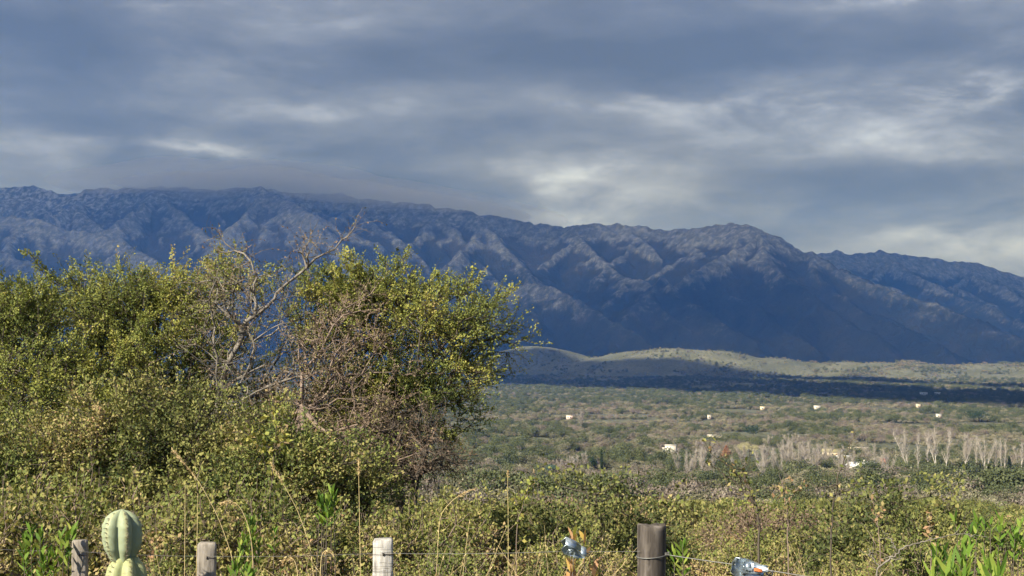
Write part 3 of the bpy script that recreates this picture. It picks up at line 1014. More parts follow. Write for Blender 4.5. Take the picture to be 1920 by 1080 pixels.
# leafier shrubs low in the clump
for sd, blobs, fx, fy, lab in [
    (13, [(120, 860, 100, 60, 10.6, .5), (230, 850, 90, 60, 10.6, .5), (50, 880, 90, 60, 10.5, .5), (160, 920, 120, 50, 10.3, .5)], 130, 10.5, 'dense brown-flecked shrub under the left trees, behind the cactus'),
    (14, [(330, 850, 80, 60, 10.6, .5), (420, 860, 70, 70, 10.5, .5), (370, 920, 100, 50, 10.3, .5), (300, 780, 70, 40, 10.8, .4)], 360, 10.5, 'olive leafy shrub at the foot of the pale limbed dry tree'),
    (15, [(520, 900, 80, 50, 10.4, .5), (610, 910, 80, 50, 10.2, .5), (500, 840, 30, 60, 10.4, .2), (470, 940, 90, 40, 10.0, .4)], 530, 10.3, 'leafy shrub at the foot of the tangled brown thorn tree')]:
    rng = np.random.default_rng(sd)
    woody('leafy_shrub', foot(fx, fy), PB(blobs), rng, 380, 5, 22, .028, .018, (.38, .12, .14), {13: M_HEDGE, 14: M_OLIVE, 15: M_HEDGE}[sd], M_BARK, r0=.03, clump=75, clump_r=.13, curl=.25,
          tw_len=(.14, .36), cluster=.02, surf=.3, label=lab, cat='shrub')


# ------------------------------------------------------------------ hedge behind the fence
def proto_shrub(name, sd, wd, ht, nn, tp, lp, ll, lw, tones, Ml, Mb, tl=(.12, .32), **kw):
    rng = np.random.default_rng(sd)
    bl = [((0, 0, ht * .55), (wd * .5, wd * .45, ht * .42)), ((wd * .22, .05, ht * .68), (wd * .25, wd * .25, ht * .25)),
          ((-wd * .25, -.05, ht * .6), (wd * .25, wd * .25, ht * .28))]
    return woody(name, (0, 0, 0), bl, rng, nn, tp, lp, ll, lw, tones, Ml, Mb, r0=.03 * ht, tw_len=tl, surf=.3, **kw)


def place(e, x, y, rz, s, first, label, cat, group, sz=None):
    o = e if first else copy_tree(e)
    o.location = (x, y, gz(x, y) - .04)
    o.rotation_euler = (0, 0, rz)
    o.scale = (s, s, s * (sz or 1))
    setp(o, label, cat, group)
    return o


hp = [proto_shrub('hedge_shrub', 101 + k_, .95, 1.15, 170, 5, 18, .028, .018, (.36 + .07 * k_, .10, .10), M_HEDGE, M_TWIGDRY, cluster=.018, clump=26, clump_r=.09) for k_ in range(4)]
seen = [False] * 4
R_ = random.Random(4)
rows = [(7.6, 15, -3.2, 3.4, .70), (8.8, 15, -3.7, 4.0, .78), (10.3, 12, -.9, 4.7, .74), (9.4, 8, -4.0, -.4, 1.08), (8.3, 8, -3.4, -.6, .98)]
HL = ['low olive shrub in the front row of the hedge', 'low olive shrub in the middle row of the hedge', 'low olive shrub in the back row of the hedge',
      'taller leafy shrub under the tree clump', 'taller leafy shrub in mid hedge']
for ri, (yy_, cnt_, xa, xb, s0) in enumerate(rows):
    for q_ in range(cnt_):
        k_ = R_.randrange(4)
        xx_ = xa + (xb - xa) * (q_ + .5) / cnt_ + R_.uniform(-.12, .12)
        hx = xx_ / yy_ * F + 960
        zone = ['left of the cactus', 'right of the cactus', 'left of the whitish batten', 'right of the whitish batten', 'around the thick post', 'right of both strainers'][int(np.searchsorted([230, 389, 718, 1075, 1405], hx))]
        place(hp[k_], xx_, yy_ + R_.uniform(-.35, .35), R_.uniform(0, 6.28), s0 * R_.uniform(.75, 1.22), not seen[k_], HL[ri] + ', ' + zone, 'shrub',
              ['front row of the hedge', 'middle row of the hedge', 'back row of the hedge', 'hedge under the tree clump', 'hedge behind the left battens'][ri])
        seen[k_] = True

# ------------------------------------------------------------------ bushes on the slope below the fence (one by one), 14 to 330 m
sp = []
for k_, (Ml, tn) in enumerate([(M_OLIVE, .45), (M_ACACIA, .38), (M_OLIVE, .22), (M_DRY, .3), (M_HEDGE, .3)]):
    sp.append(proto_shrub('slope_bush', 201 + k_, 4.6, 3.3, 420, 5, 7 if k_ != 3 else 5, .15, .10, (tn, .12, .16), Ml, M_TWIGDRY if k_ == 3 else M_BARK,
                          tl=(.35, .9), cluster=.09, twig_r=.010))
for k_, (Ml, tn) in enumerate([(M_OLIVE, .45), (M_OLIVE, .62), (M_OLIVE, .22), (M_DRY, .5), (M_HEDGE, .5)]):
    sp.append(proto_shrub('slope_bush', 221 + k_, 2.3, 1.7, 260, 5, 17 if k_ != 3 else 9, .052, .034, (tn, .10, .14), Ml, M_TWIGDRY if k_ == 3 else M_BARK,
                          tl=(.2, .5), cluster=.035, twig_r=.005, clump=40, clump_r=.16))
seen = [False] * 10
SL = ['olive bush', 'yellow-green bush', 'dark green bush', 'bare brown bush', 'tan and olive bush']
R_ = random.Random(12)
spots = []
for tries in range(4000):
    r = math.exp(R_.uniform(math.log(17), math.log(330)))
    a = R_.uniform(-.10, .45) if r < 60 else R_.uniform(-.30, .47)
    x_, y_ = a * r, r
    s = R_.uniform(.7, 1.25) if r > 60 else R_.uniform(.38, .62) * (1 + (r - 17) / 90)
    if all((x_ - q[0]) ** 2 + (y_ - q[1]) ** 2 > (1.75 * (s + q[2]) * .62) ** 2 for q in spots):
        spots.append((x_, y_, s))
    if len(spots) >= 290: break
for (x_, y_, s) in spots:
    if x_ / y_ * F + 960 < 560: continue           # wholly hidden by the tree clump
    k_ = R_.choices(range(5), (4, 3, 2, 2.2, 3))[0]
    kn = k_ + (5 if y_ < 60 else 0); s_k = s * (2.0 if y_ < 60 else 1.0)
    hx = x_ / y_ * F + 960
    zone = ['behind the tree clump', 'right of the acacia', 'below the cypress', 'right of the thick post', 'below the brown grove', 'below the poplars', 'near the right edge'][int(np.searchsorted([940, 1128, 1230, 1400, 1620, 1800], hx))]
    dist = ['just behind the hedge', 'a little down the slope', 'halfway down the slope', 'low on the slope', 'at the foot of the slope'][int(np.searchsorted([28, 55, 110, 200], y_))]
    place(sp[kn], x_, y_, R_.uniform(0, 6.28), s_k, not seen[kn], SL[k_] + ' ' + dist + ', ' + zone, 'bush', ['olive', 'yellow-green', 'dark green', 'bare brown', 'tan'][k_] + ' bushes on the slope')
    seen[kn] = True

# ------------------------------------------------------------------ scrub of the valley floor: thousands of bushes, one mass
protos = bpy.data.collections.new('scrub_kinds')


def far_bush(name, sd, wd, ht, nl, ls, Ml, tone, stems=0):
    rng = np.random.default_rng(sd)
    nb = 7
    cs = np.stack([rng.uniform(-.32, .32, nb) * wd, rng.uniform(-.32, .32, nb) * wd, rng.uniform(.35, .72, nb) * ht], 1)
    bl = [(c_, (wd * .24, wd * .24, ht * .30)) for c_ in cs]
    P = blob_points(bl, nl, rng, .75)
    P[:, 2] = np.abs(P[:, 2])
    nrm = unit(P - np.array([0, 0, ht * .3])) + rng.normal(0, .32, P.shape)
    axx = rng.normal(0, 1, P.shape)
    pt = leaves(P, axx, nrm, ls * rng.uniform(.6, 1.4, nl), ls * .75 * rng.uniform(.6, 1.4, nl), np.clip(tone + rng.normal(0, .12, nl), 0, 1))
    o = bpy.data.objects.new(name, leaf_mesh(name, [pt], Ml))
    protos.objects.link(o)


FG = leaf_mat('scrub_green', [(0, (.054, .056, .036)), (.35, (.116, .116, .073)), (.7, (.176, .166, .112)), (1, (.23, .21, .147))], .12, rnd=.5)
FD = leaf_mat('scrub_dark', [(0, (.028, .040, .022)), (.5, (.066, .080, .038)), (1, (.12, .125, .06))], .10, rnd=.4)
FB = leaf_mat('scrub_bare', [(0, (.080, .066, .056)), (.5, (.145, .122, .104)), (1, (.21, .18, .155))], .10, rnd=.4)
far_bush('scrub_a', 1, 6.5, 4.2, 1500, .31, FG, .45)
far_bush('scrub_b', 2, 5.0, 3.2, 1200, .30, FG, .60)
far_bush('scrub_c', 3, 7.0, 5.4, 1700, .33, FD, .5)
far_bush('scrub_d', 4, 5.5, 4.0, 900, .27, FB, .5)
far_bush('scrub_e', 5, 4.0, 2.2, 900, .27, FG, .75)
rng = np.random.default_rng(77)
npt = 170000
r = np.exp(rng.uniform(math.log(230), math.log(4300), npt * 2))
# even cover of the ground: keep with probability growing with r^2, capped
pk = np.clip((r / 1500.0) ** 1.6, .16, 1)
r = r[rng.random(len(r)) < pk][:npt]
r = np.concatenate([r, rng.uniform(3900, 4900, 11000)])
a = rng.uniform(-.47, .50, len(r))
px_s = a * r; py_s = r
dens = fbm(px_s / 75, py_s / 75, 91, 4)
keep = dens > .43 + .04 * (r > 2500) + .30 * (fbm(px_s / 420, py_s / 300, 93, 3) - .5)
keep |= (np.hypot(px_s, py_s) < 540) & (rng.random(len(px_s)) < .8)
# the houses and the trees that stand out keep an open view towards the fence
CLEAR = [(1258, 853, 6, 60), (1246, 852, 4, 60), (1340, 825, 7, 70), (1132, 868, 8, 50), (1190, 866, 5, 45), (1615, 884, 8, 45), (1656, 882, 3, 45), (1612, 850, 8, 50),
         (1558, 856, 6, 45), (1582, 866, 6, 40), (1728, 896, 5, 30), (1532, 768, 6, 130), (1068, 786, 7, 90), (1430, 769, 5, 100), (1760, 785, 5, 90), (1722, 765, 5, 110),
         (1330, 786, 5, 90), (1758, 743, 6, 160), (1732, 742, 7, 160), (1062, 812, 6, 60), (1128, 882, 3, 40), (1114, 886, 4, 35), (1036, 893, 4, 30), (968, 868, 5, 45),
         (1362, 866, 6, 45), (1405, 856, 7, 45), (1412, 822, 6, 60), (1835, 792, 12, 80), (1640, 918, 6, 25), (1893, 890, 4, 35)]
CLEAR += [(q_, 893, 4, 42) for q_ in (1704, 1722, 1738, 1754, 1772, 1811, 1830, 1846, 1868, 1880, 1914)] + [(q_, 895, 7, 34) for q_ in range(1280, 1600, 18)]
for (qx_, qy_, hw_, fr_) in CLEAR:
    p_ = on_ground(qx_, qy_)
    lat = np.abs(px_s - p_[0] * py_s / p_[1])
    keep &= ~((lat < hw_ + 3) & (py_s < p_[1] + hw_) & (py_s > p_[1] - fr_))
px_s, py_s, dens = px_s[keep], py_s[keep], dens[keep]
zs = gheight(px_s, py_s)
kind_n = fbm(px_s / 90, py_s / 90, 95, 3) + rng.normal(0, .17, len(px_s))
kidx = np.where(kind_n < .30, 2, np.where(kind_n < .48, 0, np.where(kind_n < .60, 1, np.where(kind_n < .70, 3, 4))))
far_dark = (py_s > 1900) & (py_s < 3850) & (rng.random(len(py_s)) < .3)
kidx = np.where(far_dark, 2, kidx)
scl = .6 + .9 * np.clip((dens - .4) * 3, 0, 1) * rng.random(len(px_s)) + 1.0 * rng.random(len(px_s)) ** 4 + .25 * (py_s > 3800)
me = bpy.data.meshes.new('valley_scrub')
me.vertices.add(len(px_s))
me.vertices.foreach_set('co', np.stack([px_s, py_s, zs - .2], 1).astype(np.float32).ravel())
for nm, tp, arr in (('kidx', 'INT', kidx.astype(np.int32)), ('scl', 'FLOAT', scl.astype(np.float32)), ('rotz', 'FLOAT', rng.uniform(0, 6.28, len(px_s)).astype(np.float32))):
    q_ = me.attributes.new(nm, tp, 'POINT'); q_.data.foreach_set('value', arr)
scrub_o = mobj('valley_scrub', me, kind='stuff', label='grey-green scrub covering the valley floor', category='scrub')
ng = bpy.data.node_groups.new('scatter', 'GeometryNodeTree')
ng.interface.new_socket('Geometry', in_out='INPUT', socket_type='NodeSocketGeometry')
ng.interface.new_socket('Geometry', in_out='OUTPUT', socket_type='NodeSocketGeometry')
gi = ng.nodes.new('NodeGroupInput'); go = ng.nodes.new('NodeGroupOutput')
ip = ng.nodes.new('GeometryNodeInstanceOnPoints'); ci = ng.nodes.new('GeometryNodeCollectionInfo')
ci.inputs[0].default_value = protos; ci.inputs['Separate Children'].default_value = True; ci.inputs['Reset Children'].default_value = True


def named(nm, tp):
    q_ = ng.nodes.new('GeometryNodeInputNamedAttribute'); q_.data_type = tp; q_.inputs[0].default_value = nm
    return q_.outputs[0]


cx = ng.nodes.new('ShaderNodeCombineXYZ')
ng.links.new(named('rotz', 'FLOAT'), cx.inputs[2])
ng.links.new(gi.outputs[0], ip.inputs['Points']); ng.links.new(ci.outputs[0], ip.inputs['Instance'])
ip.inputs['Pick Instance'].default_value = True
ng.links.new(named('kidx', 'INT'), ip.inputs['Instance Index']); ng.links.new(cx.outputs[0], ip.inputs['Rotation'])
ng.links.new(named('scl', 'FLOAT'), ip.inputs['Scale']); ng.links.new(ip.outputs[0], go.inputs[0])
md = scrub_o.modifiers.new('scatter', 'NODES'); md.node_group = ng
# ------------------------------------------------------------------ fence
def wood_mat(name, c1, c2, c3, sx=60., sz=6., cracks=False):
    m, n = mat_new(name)
    co = n.n('ShaderNodeTexCoord').outputs['Object']
    g1 = n.noise(n.v('MULTIPLY', co, (sx, sx, sz)), 1.0, 6, .65, .3)
    g2 = n.noise(n.v('MULTIPLY', co, (14, 14, 5)), 1.0, 4, .6, .5)
    c = n.ramp(g1, [(.28, c1), (.5, c2), (.74, c3)])
    c = n.mix(n.m('MULTIPLY', n.step(g2, .50, .72), .55), c, tuple(q * 1.25 for q in c3))
    hgt = n.m('ADD', g1, n.m('MULTIPLY', g2, .6))
    if cracks:
        g3 = n.noise(n.v('MULTIPLY', co, (7, 7, 130)), 1.0, 3, .5, .2)
        cr = n.step(g3, .56, .64)
        c = n.mix(n.m('MULTIPLY', cr, .45), c, c1)
        hgt = n.m('SUBTRACT', hgt, n.m('MULTIPLY', cr, .8))
    out(n, principled(n, c, .85, .15, normal=bump(n, hgt, .7, .004)))
    return m


M_BATTEN = wood_mat('batten_grey_wood', (.10, .088, .075), (.19, .172, .152), (.26, .235, .21))
M_BATTENW = wood_mat('batten_white_wood', (.14, .13, .12), (.33, .32, .305), (.43, .42, .40), cracks=True)
M_POST = wood_mat('post_weathered_wood', (.014, .012, .011), (.060, .052, .046), (.16, .142, .128), 26., 1.6)
M_WIRE = plain_mat('wire_galvanised', (.14, .14, .135), .55, .5)
M_STEEL = plain_mat('steel_galvanised', (.42, .50, .56), .35, .8, .25, 60)
M_RUST = plain_mat('rust_orange', (.36, .11, .035), .7, 0., .3, 60)
M_HOLE = plain_mat('hole_shade_dark', (.03, .022, .018), .8, .3)  # near-black colour painted in for the shade inside the drilled holes

fence = empty('wire_fence', (at(718, 1037, 5.35)[0], 5.35, -.25), label='wire fence of pale battens and one thick post across the foreground', cat='fence')
fo = np.array(fence.location)


def fpart(name, me, loc=(0, 0, 0), rot=(0, 0, 0), parent=None, **kw):
    return mobj(name, me, parent or fence, np.array(loc) - (fo if parent is None else 0), rot, **kw)


def batten(px, py, Y, wpx, mat, lean, yaw, lab, notch=0):
    p = at(px, py, Y); wd = wpx / F * Y; h_ = p[2] - gz(p[0], Y) + .15
    mb = MB()
    rs = np.random.default_rng(int(px))
    zs_ = np.concatenate([[-h_], np.linspace(-.32, -.008, 14)])
    rings = []
    hw, hd = wd / 2, .026
    def ring(s, z, j):
        b = .006
        o = np.array([[hw - b, -hd], [hw, -hd + b], [hw, hd - b], [hw - b, hd], [-hw + b, hd], [-hw, hd - b], [-hw, -hd + b], [-hw + b, -hd]]) * s
        o = o + rs.normal(0, .0011, o.shape) * j
        return np.column_stack([o, np.full(8, z) + rs.normal(0, .0012, 8) * j])
    R8 = [ring(1, z, 1) for z in zs_] + [ring(.90, 0.0, 1)]
    V = np.vstack(R8)
    V[-8:, 2] += np.linspace(0, notch, 8) * np.sign(V[-8:, 0])
    nr_ = len(R8)
    f = [[r_ * 8 + j, r_ * 8 + (j + 1) % 8, (r_ + 1) * 8 + (j + 1) % 8, (r_ + 1) * 8 + j] for r_ in range(nr_ - 1) for j in range(8)]
    k0 = (nr_ - 1) * 8
    f += [[k0, k0 + 1, k0 + 2, k0 + 3], [k0, k0 + 3, k0 + 4, k0 + 7], [k0 + 4, k0 + 5, k0 + 6, k0 + 7]]
    mb.add(V, f)
    b_ = fpart('batten', mb.mesh('batten', mat), p, (0, lean, yaw), label=lab)
    # near-black stub painted as the shade of the drilled hole, with its fastening wire
    zz = -27 / F * Y
    mobj('hole_and_staple', MB().tube([(.004, -hd - .001, zz - .005), (.004, -hd - .004, zz), (.004, -hd - .001, zz + .005)], .0035, 6)
         .tube([(.010, -hd - .002, zz), (hw + .001, -hd - .002, zz - .001), (hw + .004, -hd + .008, zz)], .0016, 6).mesh('hole_and_staple', M_HOLE), b_)
    return b_


batten(150.5, 1012, 6.9, 27, M_BATTEN, .0, .10, 'grey wooden batten left of the cactus')
batten(389, 1017, 6.1, 33, M_BATTEN, .01, .08, 'grey wooden batten right of the cactus')
batten(718, 1010, 5.35, 37, M_BATTENW, .0, .04, 'whitish weathered batten with cross cracks', .004)

# thick round post
pt_ = at(1222, 986, 4.7); h_ = pt_[2] - gz(pt_[0], 4.7) + .2
k_ = 40
zs_ = np.concatenate([[-h_], np.linspace(-.36, 0, 26)])
an = np.arange(k_) / k_ * 2 * np.pi
V = []
for z in zs_:
    rr_ = .0515 + .0035 * fbm(np.cos(an) * 2.2 + 9, np.sin(an) * 2.2 + z * 2 + 5, 3, 3) * 2 - .0035
    groove = fbm(an * 6.0, np.full(k_, z * 3.0) + 4, 8, 3)
    groove = (groove + groove[::-1]) / 2
    rr_ = rr_ - .006 * np.clip(groove - .55, 0, 1) * 4 * (.3 + .7 * (np.cos(an * 3) > -.2))
    V.append(np.column_stack([rr_ * np.cos(an), rr_ * np.sin(an), np.full(k_, z)]))
V[-1][:, 2] += .003 * np.sin(an * 2 + 1) + .002 * np.sin(an * 7)
top2 = V[-1].copy(); top2[:, :2] *= .93; top2[:, 2] += .004
mid = V[-1].copy(); mid[:, :2] *= .5; mid[:, 2] += .002
V += [top2, mid]
nr_ = len(V); V = np.vstack(V + [np.array([[0, 0, .003]])])
f = [[r_ * k_ + j, r_ * k_ + (j + 1) % k_, (r_ + 1) * k_ + (j + 1) % k_, (r_ + 1) * k_ + j] for r_ in range(nr_ - 1) for j in range(k_)]
f3_ = [[(nr_ - 1) * k_ + j, (nr_ - 1) * k_ + (j + 1) % k_, nr_ * k_] for j in range(k_)]
post = fpart('post', make_mesh('post', V, [np.array(f), np.array(f3_)], M_POST, True), pt_, (0, .012, 0), label='thick round weathered grey-brown wooden post')
zt_ = -(1040 - 986) / F * 4.7
ringp = [(.0545 * math.cos(t), .0545 * math.sin(t), zt_ + .006 * math.sin(t + 1.2)) for t in np.linspace(0, 2 * math.pi, 33)]
mobj('wire_loop', MB().tube(ringp, .0022, 6, False).mesh('wire_loop', M_WIRE, True), post)
knot = [(.052 + .010 * math.cos(t), -.020 + .007 * math.sin(t), zt_ + .002 + .0018 * t / 2) for t in np.linspace(0, 14, 40)]
mobj('wire_knot', MB().tube(knot, .002, 6).mesh('wire_knot', M_WIRE, True), post)


def wire(pts, lab, r_=.0008, sag=.006):
    P = []
    for A_, B_ in zip(pts[:-1], pts[1:]):
        for t in np.linspace(0, 1, 13)[:-1]:
            q_ = A_ + (B_ - A_) * t; q_ = q_.copy(); q_[2] -= sag * 4 * t * (1 - t); P.append(q_)
    P.append(pts[-1])
    fpart('wire', MB().tube(np.array(P) - fo, r_, 6).mesh('wire', M_WIRE, True), fo, label=lab)


wire([at(-60, 1026, 7.7), at(150, 1034, 6.87), at(389, 1043, 6.07), at(718, 1037, 5.32), at(1060, 1033.5, 4.93)], 'thin wire running through the battens')
wire([at(1098, 1034, 4.88), at(1200, 1033.5, 4.66)], 'short wire from the strainer to the thick post', sag=.001)
wire([at(1250, 1040, 4.66), at(1382, 1059, 4.52), at(1400, 1062, 4.5), at(1540, 1085, 4.36), at(1900, 1150, 4.05)], 'twisted wire slanting down right of the thick post', .0017, .001)


def strainer(px, py, Y, rot, s, lab, rust):
    e = mobj('strainer', None, fence) if False else None
    p = at(px, py, Y)
    # bent sheet frame: two cheeks and a bridge
    mb = MB()
    prof_ = np.array([[-.055, -.010], [-.050, .022], [-.020, .026], [.018, .018], [.055, .006], [.055, -.006], [.015, -.020], [-.030, -.026]]) * s
    for sy in (-1, 1):
        y0, y1 = sy * .020 * s, sy * .0225 * s
        n_ = len(prof_)
        V = np.vstack([np.column_stack([prof_[:, 0], np.full(n_, y0), prof_[:, 1]]), np.column_stack([prof_[:, 0], np.full(n_, y1), prof_[:, 1]])])
        f = [[j, (j + 1) % n_, n_ + (j + 1) % n_, n_ + j] for j in range(n_)]
        f += [[0, 1, 2, 7], [7, 2, 3, 6], [6, 3, 4, 5], [n_, n_ + 7, n_ + 2, n_ + 1], [n_ + 7, n_ + 6, n_ + 3, n_ + 2], [n_ + 6, n_ + 5, n_ + 4, n_ + 3]]
        mb.add(V, f)
    mb.box((-.052 * s, -.0225 * s, .0225 * s), (.0 * s, .0225 * s, .025 * s))
    mb.box((.030 * s, -.0225 * s, .011 * s), (.056 * s, .0225 * s, .0135 * s))
    fr = fpart('strainer', mb.mesh('strainer', M_STEEL), p, rot, label=lab)
    mobj('spool', MB().tube([(-.012 * s, -.030 * s, 0), (-.012 * s, .030 * s, 0)], .009 * s, 12).mesh('spool', M_STEEL, True), fr)
    coil = [(-.012 * s + .0125 * s * math.cos(t), (-.016 + .032 * t / 30) * s, .0125 * s * math.sin(t)) for t in np.linspace(0, 30, 130)]
    mobj('wire_coil', MB().tube(coil, .0022 * s, 5).mesh('wire_coil', M_WIRE, True), fr)
    an_ = np.linspace(0, 2 * math.pi, 25)[:-1]
    rr_ = np.where(np.arange(24) % 2 == 0, .020, .0155) * s
    ring_ = np.column_stack([-.012 * s + rr_ * np.cos(an_), np.full(24, -.0255 * s), rr_ * np.sin(an_)])
    ring2 = ring_ + np.array([0, -.004 * s, 0])
    V = np.vstack([ring_, ring2, [[-.012 * s, -.0255 * s, 0], [-.012 * s, -.0295 * s, 0]]])
    f4 = [[j, (j + 1) % 24, 24 + (j + 1) % 24, 24 + j] for j in range(24)]
    f3_ = [[j, (j + 1) % 24, 48] for j in range(24)] + [[24 + (j + 1) % 24, 24 + j, 49] for j in range(24)]
    mobj('ratchet_wheel', make_mesh('ratchet_wheel', V, [np.array(f4), np.array(f3_)], M_STEEL), fr)
    mobj('pawl', MB().box((.006 * s, -.031 * s, -.016 * s), (.034 * s, -.0255 * s, -.004 * s), bev=.002 * s).mesh('pawl', M_RUST if rust else M_STEEL), fr)
    lp_ = [(.056 * s + .011 * s * (1 - math.cos(t)), 0, .008 * s * math.sin(t)) for t in np.linspace(0, 2 * math.pi, 18)]
    mobj('end_loop', MB().tube(lp_, .0026 * s, 6, False).mesh('end_loop', M_WIRE, True), fr)


strainer(1075, 1029, 4.93, (.75, .42, .35), .92, 'bluish galvanised wire strainer left of the thick post', False)
strainer(1405, 1068, 4.5, (-.55, .18, .1), 1.08, 'galvanised wire strainer with an orange pawl right of the post', True)

# ------------------------------------------------------------------ cactus
mc, n = mat_new('cactus_skin')
rib = n.n('ShaderNodeAttribute', attribute_name='tone').outputs['Fac']
co = n.n('ShaderNodeTexCoord').outputs['Object']
f1 = n.noise(co, 22, 4, .6)
low = n.n('ShaderNodeAttribute', attribute_name='age').outputs['Fac']
c = n.mix(n.step(low, .2, .8), (.20, .235, .15), (.235, .258, .125))
c = n.mix(n.m('MULTIPLY', n.step(rib, .7, 1.0), .5), c, (.31, .30, .15))
c = n.mix(n.m('MULTIPLY', n.step(f1, .5, .75), .30), c, (.22, .25, .19))
sc_ = n.step(n.noise(co, 34, 5, .7, .4), .60, .70)
c = n.mix(n.m('MULTIPLY', sc_, .7), c, (.16, .13, .085))
out(n, principled(n, c, .6, .25, normal=bump(n, f1, .4, .005)))
M_CACTUS = mc
M_SPINE = plain_mat('cactus_spines', (.13, .11, .085), .6)
ca = at(231, 955, 5.7)
cb = np.array([ca[0], 5.7, gz(ca[0], 5.7) - .03])
cactus = empty('column_cactus', cb, label='pale green ribbed column cactus between the two left battens', cat='cactus')


def cactus_seg(name, z0, z1, prof_pts, off, twist, age0, age1):
    k_, nz_ = 72, 26
    an = np.arange(k_) / k_ * 2 * np.pi
    V, tn, ag = [], [], []
    for q_ in range(nz_ + 1):
        t = q_ / nz_
        z = z0 + (z1 - z0) * t
        Rr = np.interp(t, [p[0] for p in prof_pts], [p[1] for p in prof_pts])
        crest = np.abs(np.cos(3 * (an + twist)))          # 6 ribs
        s_ = 1 - .33 * (1 - crest ** .9)
        s_ = s_ + .015 * np.sin(z * 180) * (crest > .93)
        V.append(np.column_stack([off[0] * t + Rr * s_ * np.cos(an), off[1] * t + Rr * s_ * np.sin(an), np.full(k_, z)]))
        tn.append(crest ** 3); ag.append(np.full(k_, age0 + (age1 - age0) * t))
    V = np.vstack(V + [np.array([[off[0], off[1], z1 + .002]])])
    f = np.array([[r_ * k_ + j, r_ * k_ + (j + 1) % k_, (r_ + 1) * k_ + (j + 1) % k_, (r_ + 1) * k_ + j] for r_ in range(nz_) for j in range(k_)])
    f3_ = np.array([[nz_ * k_ + j, nz_ * k_ + (j + 1) % k_, (nz_ + 1) * k_] for j in range(k_)])
    o = mobj(name, make_mesh(name, V, [f, f3_], M_CACTUS, True, {'tone': np.concatenate(tn + [[0]]), 'age': np.concatenate(ag + [[age1]])}), cactus)
    rs = np.random.default_rng(5)
    A_, B_ = [], []
    for r_ in range(6):
        a0 = r_ * math.pi / 3 - twist
        for t in np.arange(.05, .99, .020 / abs(z1 - z0)):
            Rr = np.interp(t, [p[0] for p in prof_pts], [p[1] for p in prof_pts])
            b0 = np.array([off[0] * t + Rr * math.cos(a0), off[1] * t + Rr * math.sin(a0), z0 + (z1 - z0) * t])
            for _ in range(6):
                d = np.array([math.cos(a0), math.sin(a0), .15]) + rs.normal(0, .5, 3)
                A_.append(b0 - .001 * d); B_.append(b0 + unit(d) * rs.uniform(.008, .022))
    S_ = segs(np.array(A_), np.array(B_), np.full(len(A_), .0011), np.full(len(A_), .0003), 3)
    mobj('spines', seg_mesh('spines', [S_], M_SPINE, False), o, kind='stuff')


zc = at(231, 1046, 5.7)[2] - cb[2]; zt2 = ca[2] - cb[2]
cactus_seg('upper_segment', zc - .012, zt2, [(0, .052), (.08, .060), (.25, .082), (.5, .090), (.7, .087), (.85, .070), (.93, .050), (.98, .026), (1, .006)], (-.006, 0), .0, .25, 0)
cactus_seg('lower_segment', 0, zc + .004, [(0, .085), (.5, .112), (.85, .106), (.92, .096), (.97, .080), (1, .050)], (.02, 0), .03, 1, .8)

# ------------------------------------------------------------------ fresh long-leaved plants
def blade(P0, d, L_, wd, rng, tone, bend=.25):
    """a lance-shaped leaf of three quads, folded and bent"""
    d = unit(d); ref = unit(rng.normal(size=3))
    b = unit(np.cross(d, ref)); nn = np.cross(b, d)
    ts = np.array([0, .35, .7, 1.0]); ws = np.array([.25, 1, .75, .05]) * wd / 2
    C_ = P0 + d * (ts * L_)[:, None] + (nn * (ts ** 2)[:, None] - 0) * L_ * bend * rng.uniform(-1, 1) - np.array([0, 0, 1]) * (ts ** 2)[:, None] * L_ * .12
    V = np.stack([C_ + b * ws[:, None], C_ - b * ws[:, None]], 1).reshape(-1, 3)
    f = np.array([[0, 1, 3, 2], [2, 3, 5, 4], [4, 5, 7, 6]])
    return V, f, np.full(8, tone)


def fresh(px, py, Y, wpx, hpx, nst, nlf, L_, wd, lab, sd, Ml=None, tone=.5, flare=.5, yl=0.0):
    rng = np.random.default_rng(sd)
    c_ = at(px, py, Y); base_ = np.array([c_[0], Y, gz(c_[0], Y) - .02])
    W_, H_ = wpx / F * Y, hpx / F * Y
    e = empty('leafy_plant', base_, label=lab, cat='plant', group='fresh green leafy plants in the hedge')
    mb = MB(); parts = []
    for s_ in range(nst):
        tip = c_ + np.array([rng.uniform(-.5, .5) * W_, rng.uniform(-.4, .4) * W_, rng.uniform(-.35, .35) * H_])
        rt_ = base_ + np.array([(tip[0] - c_[0]) * .3, (tip[1] - c_[1]) * .3, 0])
        P = np.array([rt_, rt_ * .45 + tip * .55 + rng.normal(0, .02, 3), tip])
        mb.tube(P - base_, [.005, .004, .0015], 5)
        dd = unit(P[2] - P[1])
        for q_ in range(nlf):
            t = 1 - min(.95, 2.2 * L_ / np.linalg.norm(P[2] - P[1])) * (q_ / nlf) ** 1.2
            p = P[1] + (P[2] - P[1]) * t if t > 0 else P[1]
            an_ = q_ * 2.4 + rng.uniform(-.4, .4)
            side_ = np.array([math.cos(an_), math.sin(an_), 0])
            d = dd * (1.1 - flare * (q_ / nlf)) + side_ * (.35 + flare * .8 * q_ / nlf)
            tn = np.clip(tone + rng.normal(0, .22), 0, 1)
            parts.append(tuple([blade(p - base_, d, L_ * rng.uniform(.65, 1.15), wd * rng.uniform(.7, 1.2), rng, tn)][0]))
    mobj('stem', mb.mesh('stem', M_BARK, True), e)
    for V_, f_, t_ in parts:                       # every blade is a part of its own
        mobj('leaf', make_mesh('leaf', V_, f_, Ml or M_FRESH, False, {'tone': t_}), e)
    return e


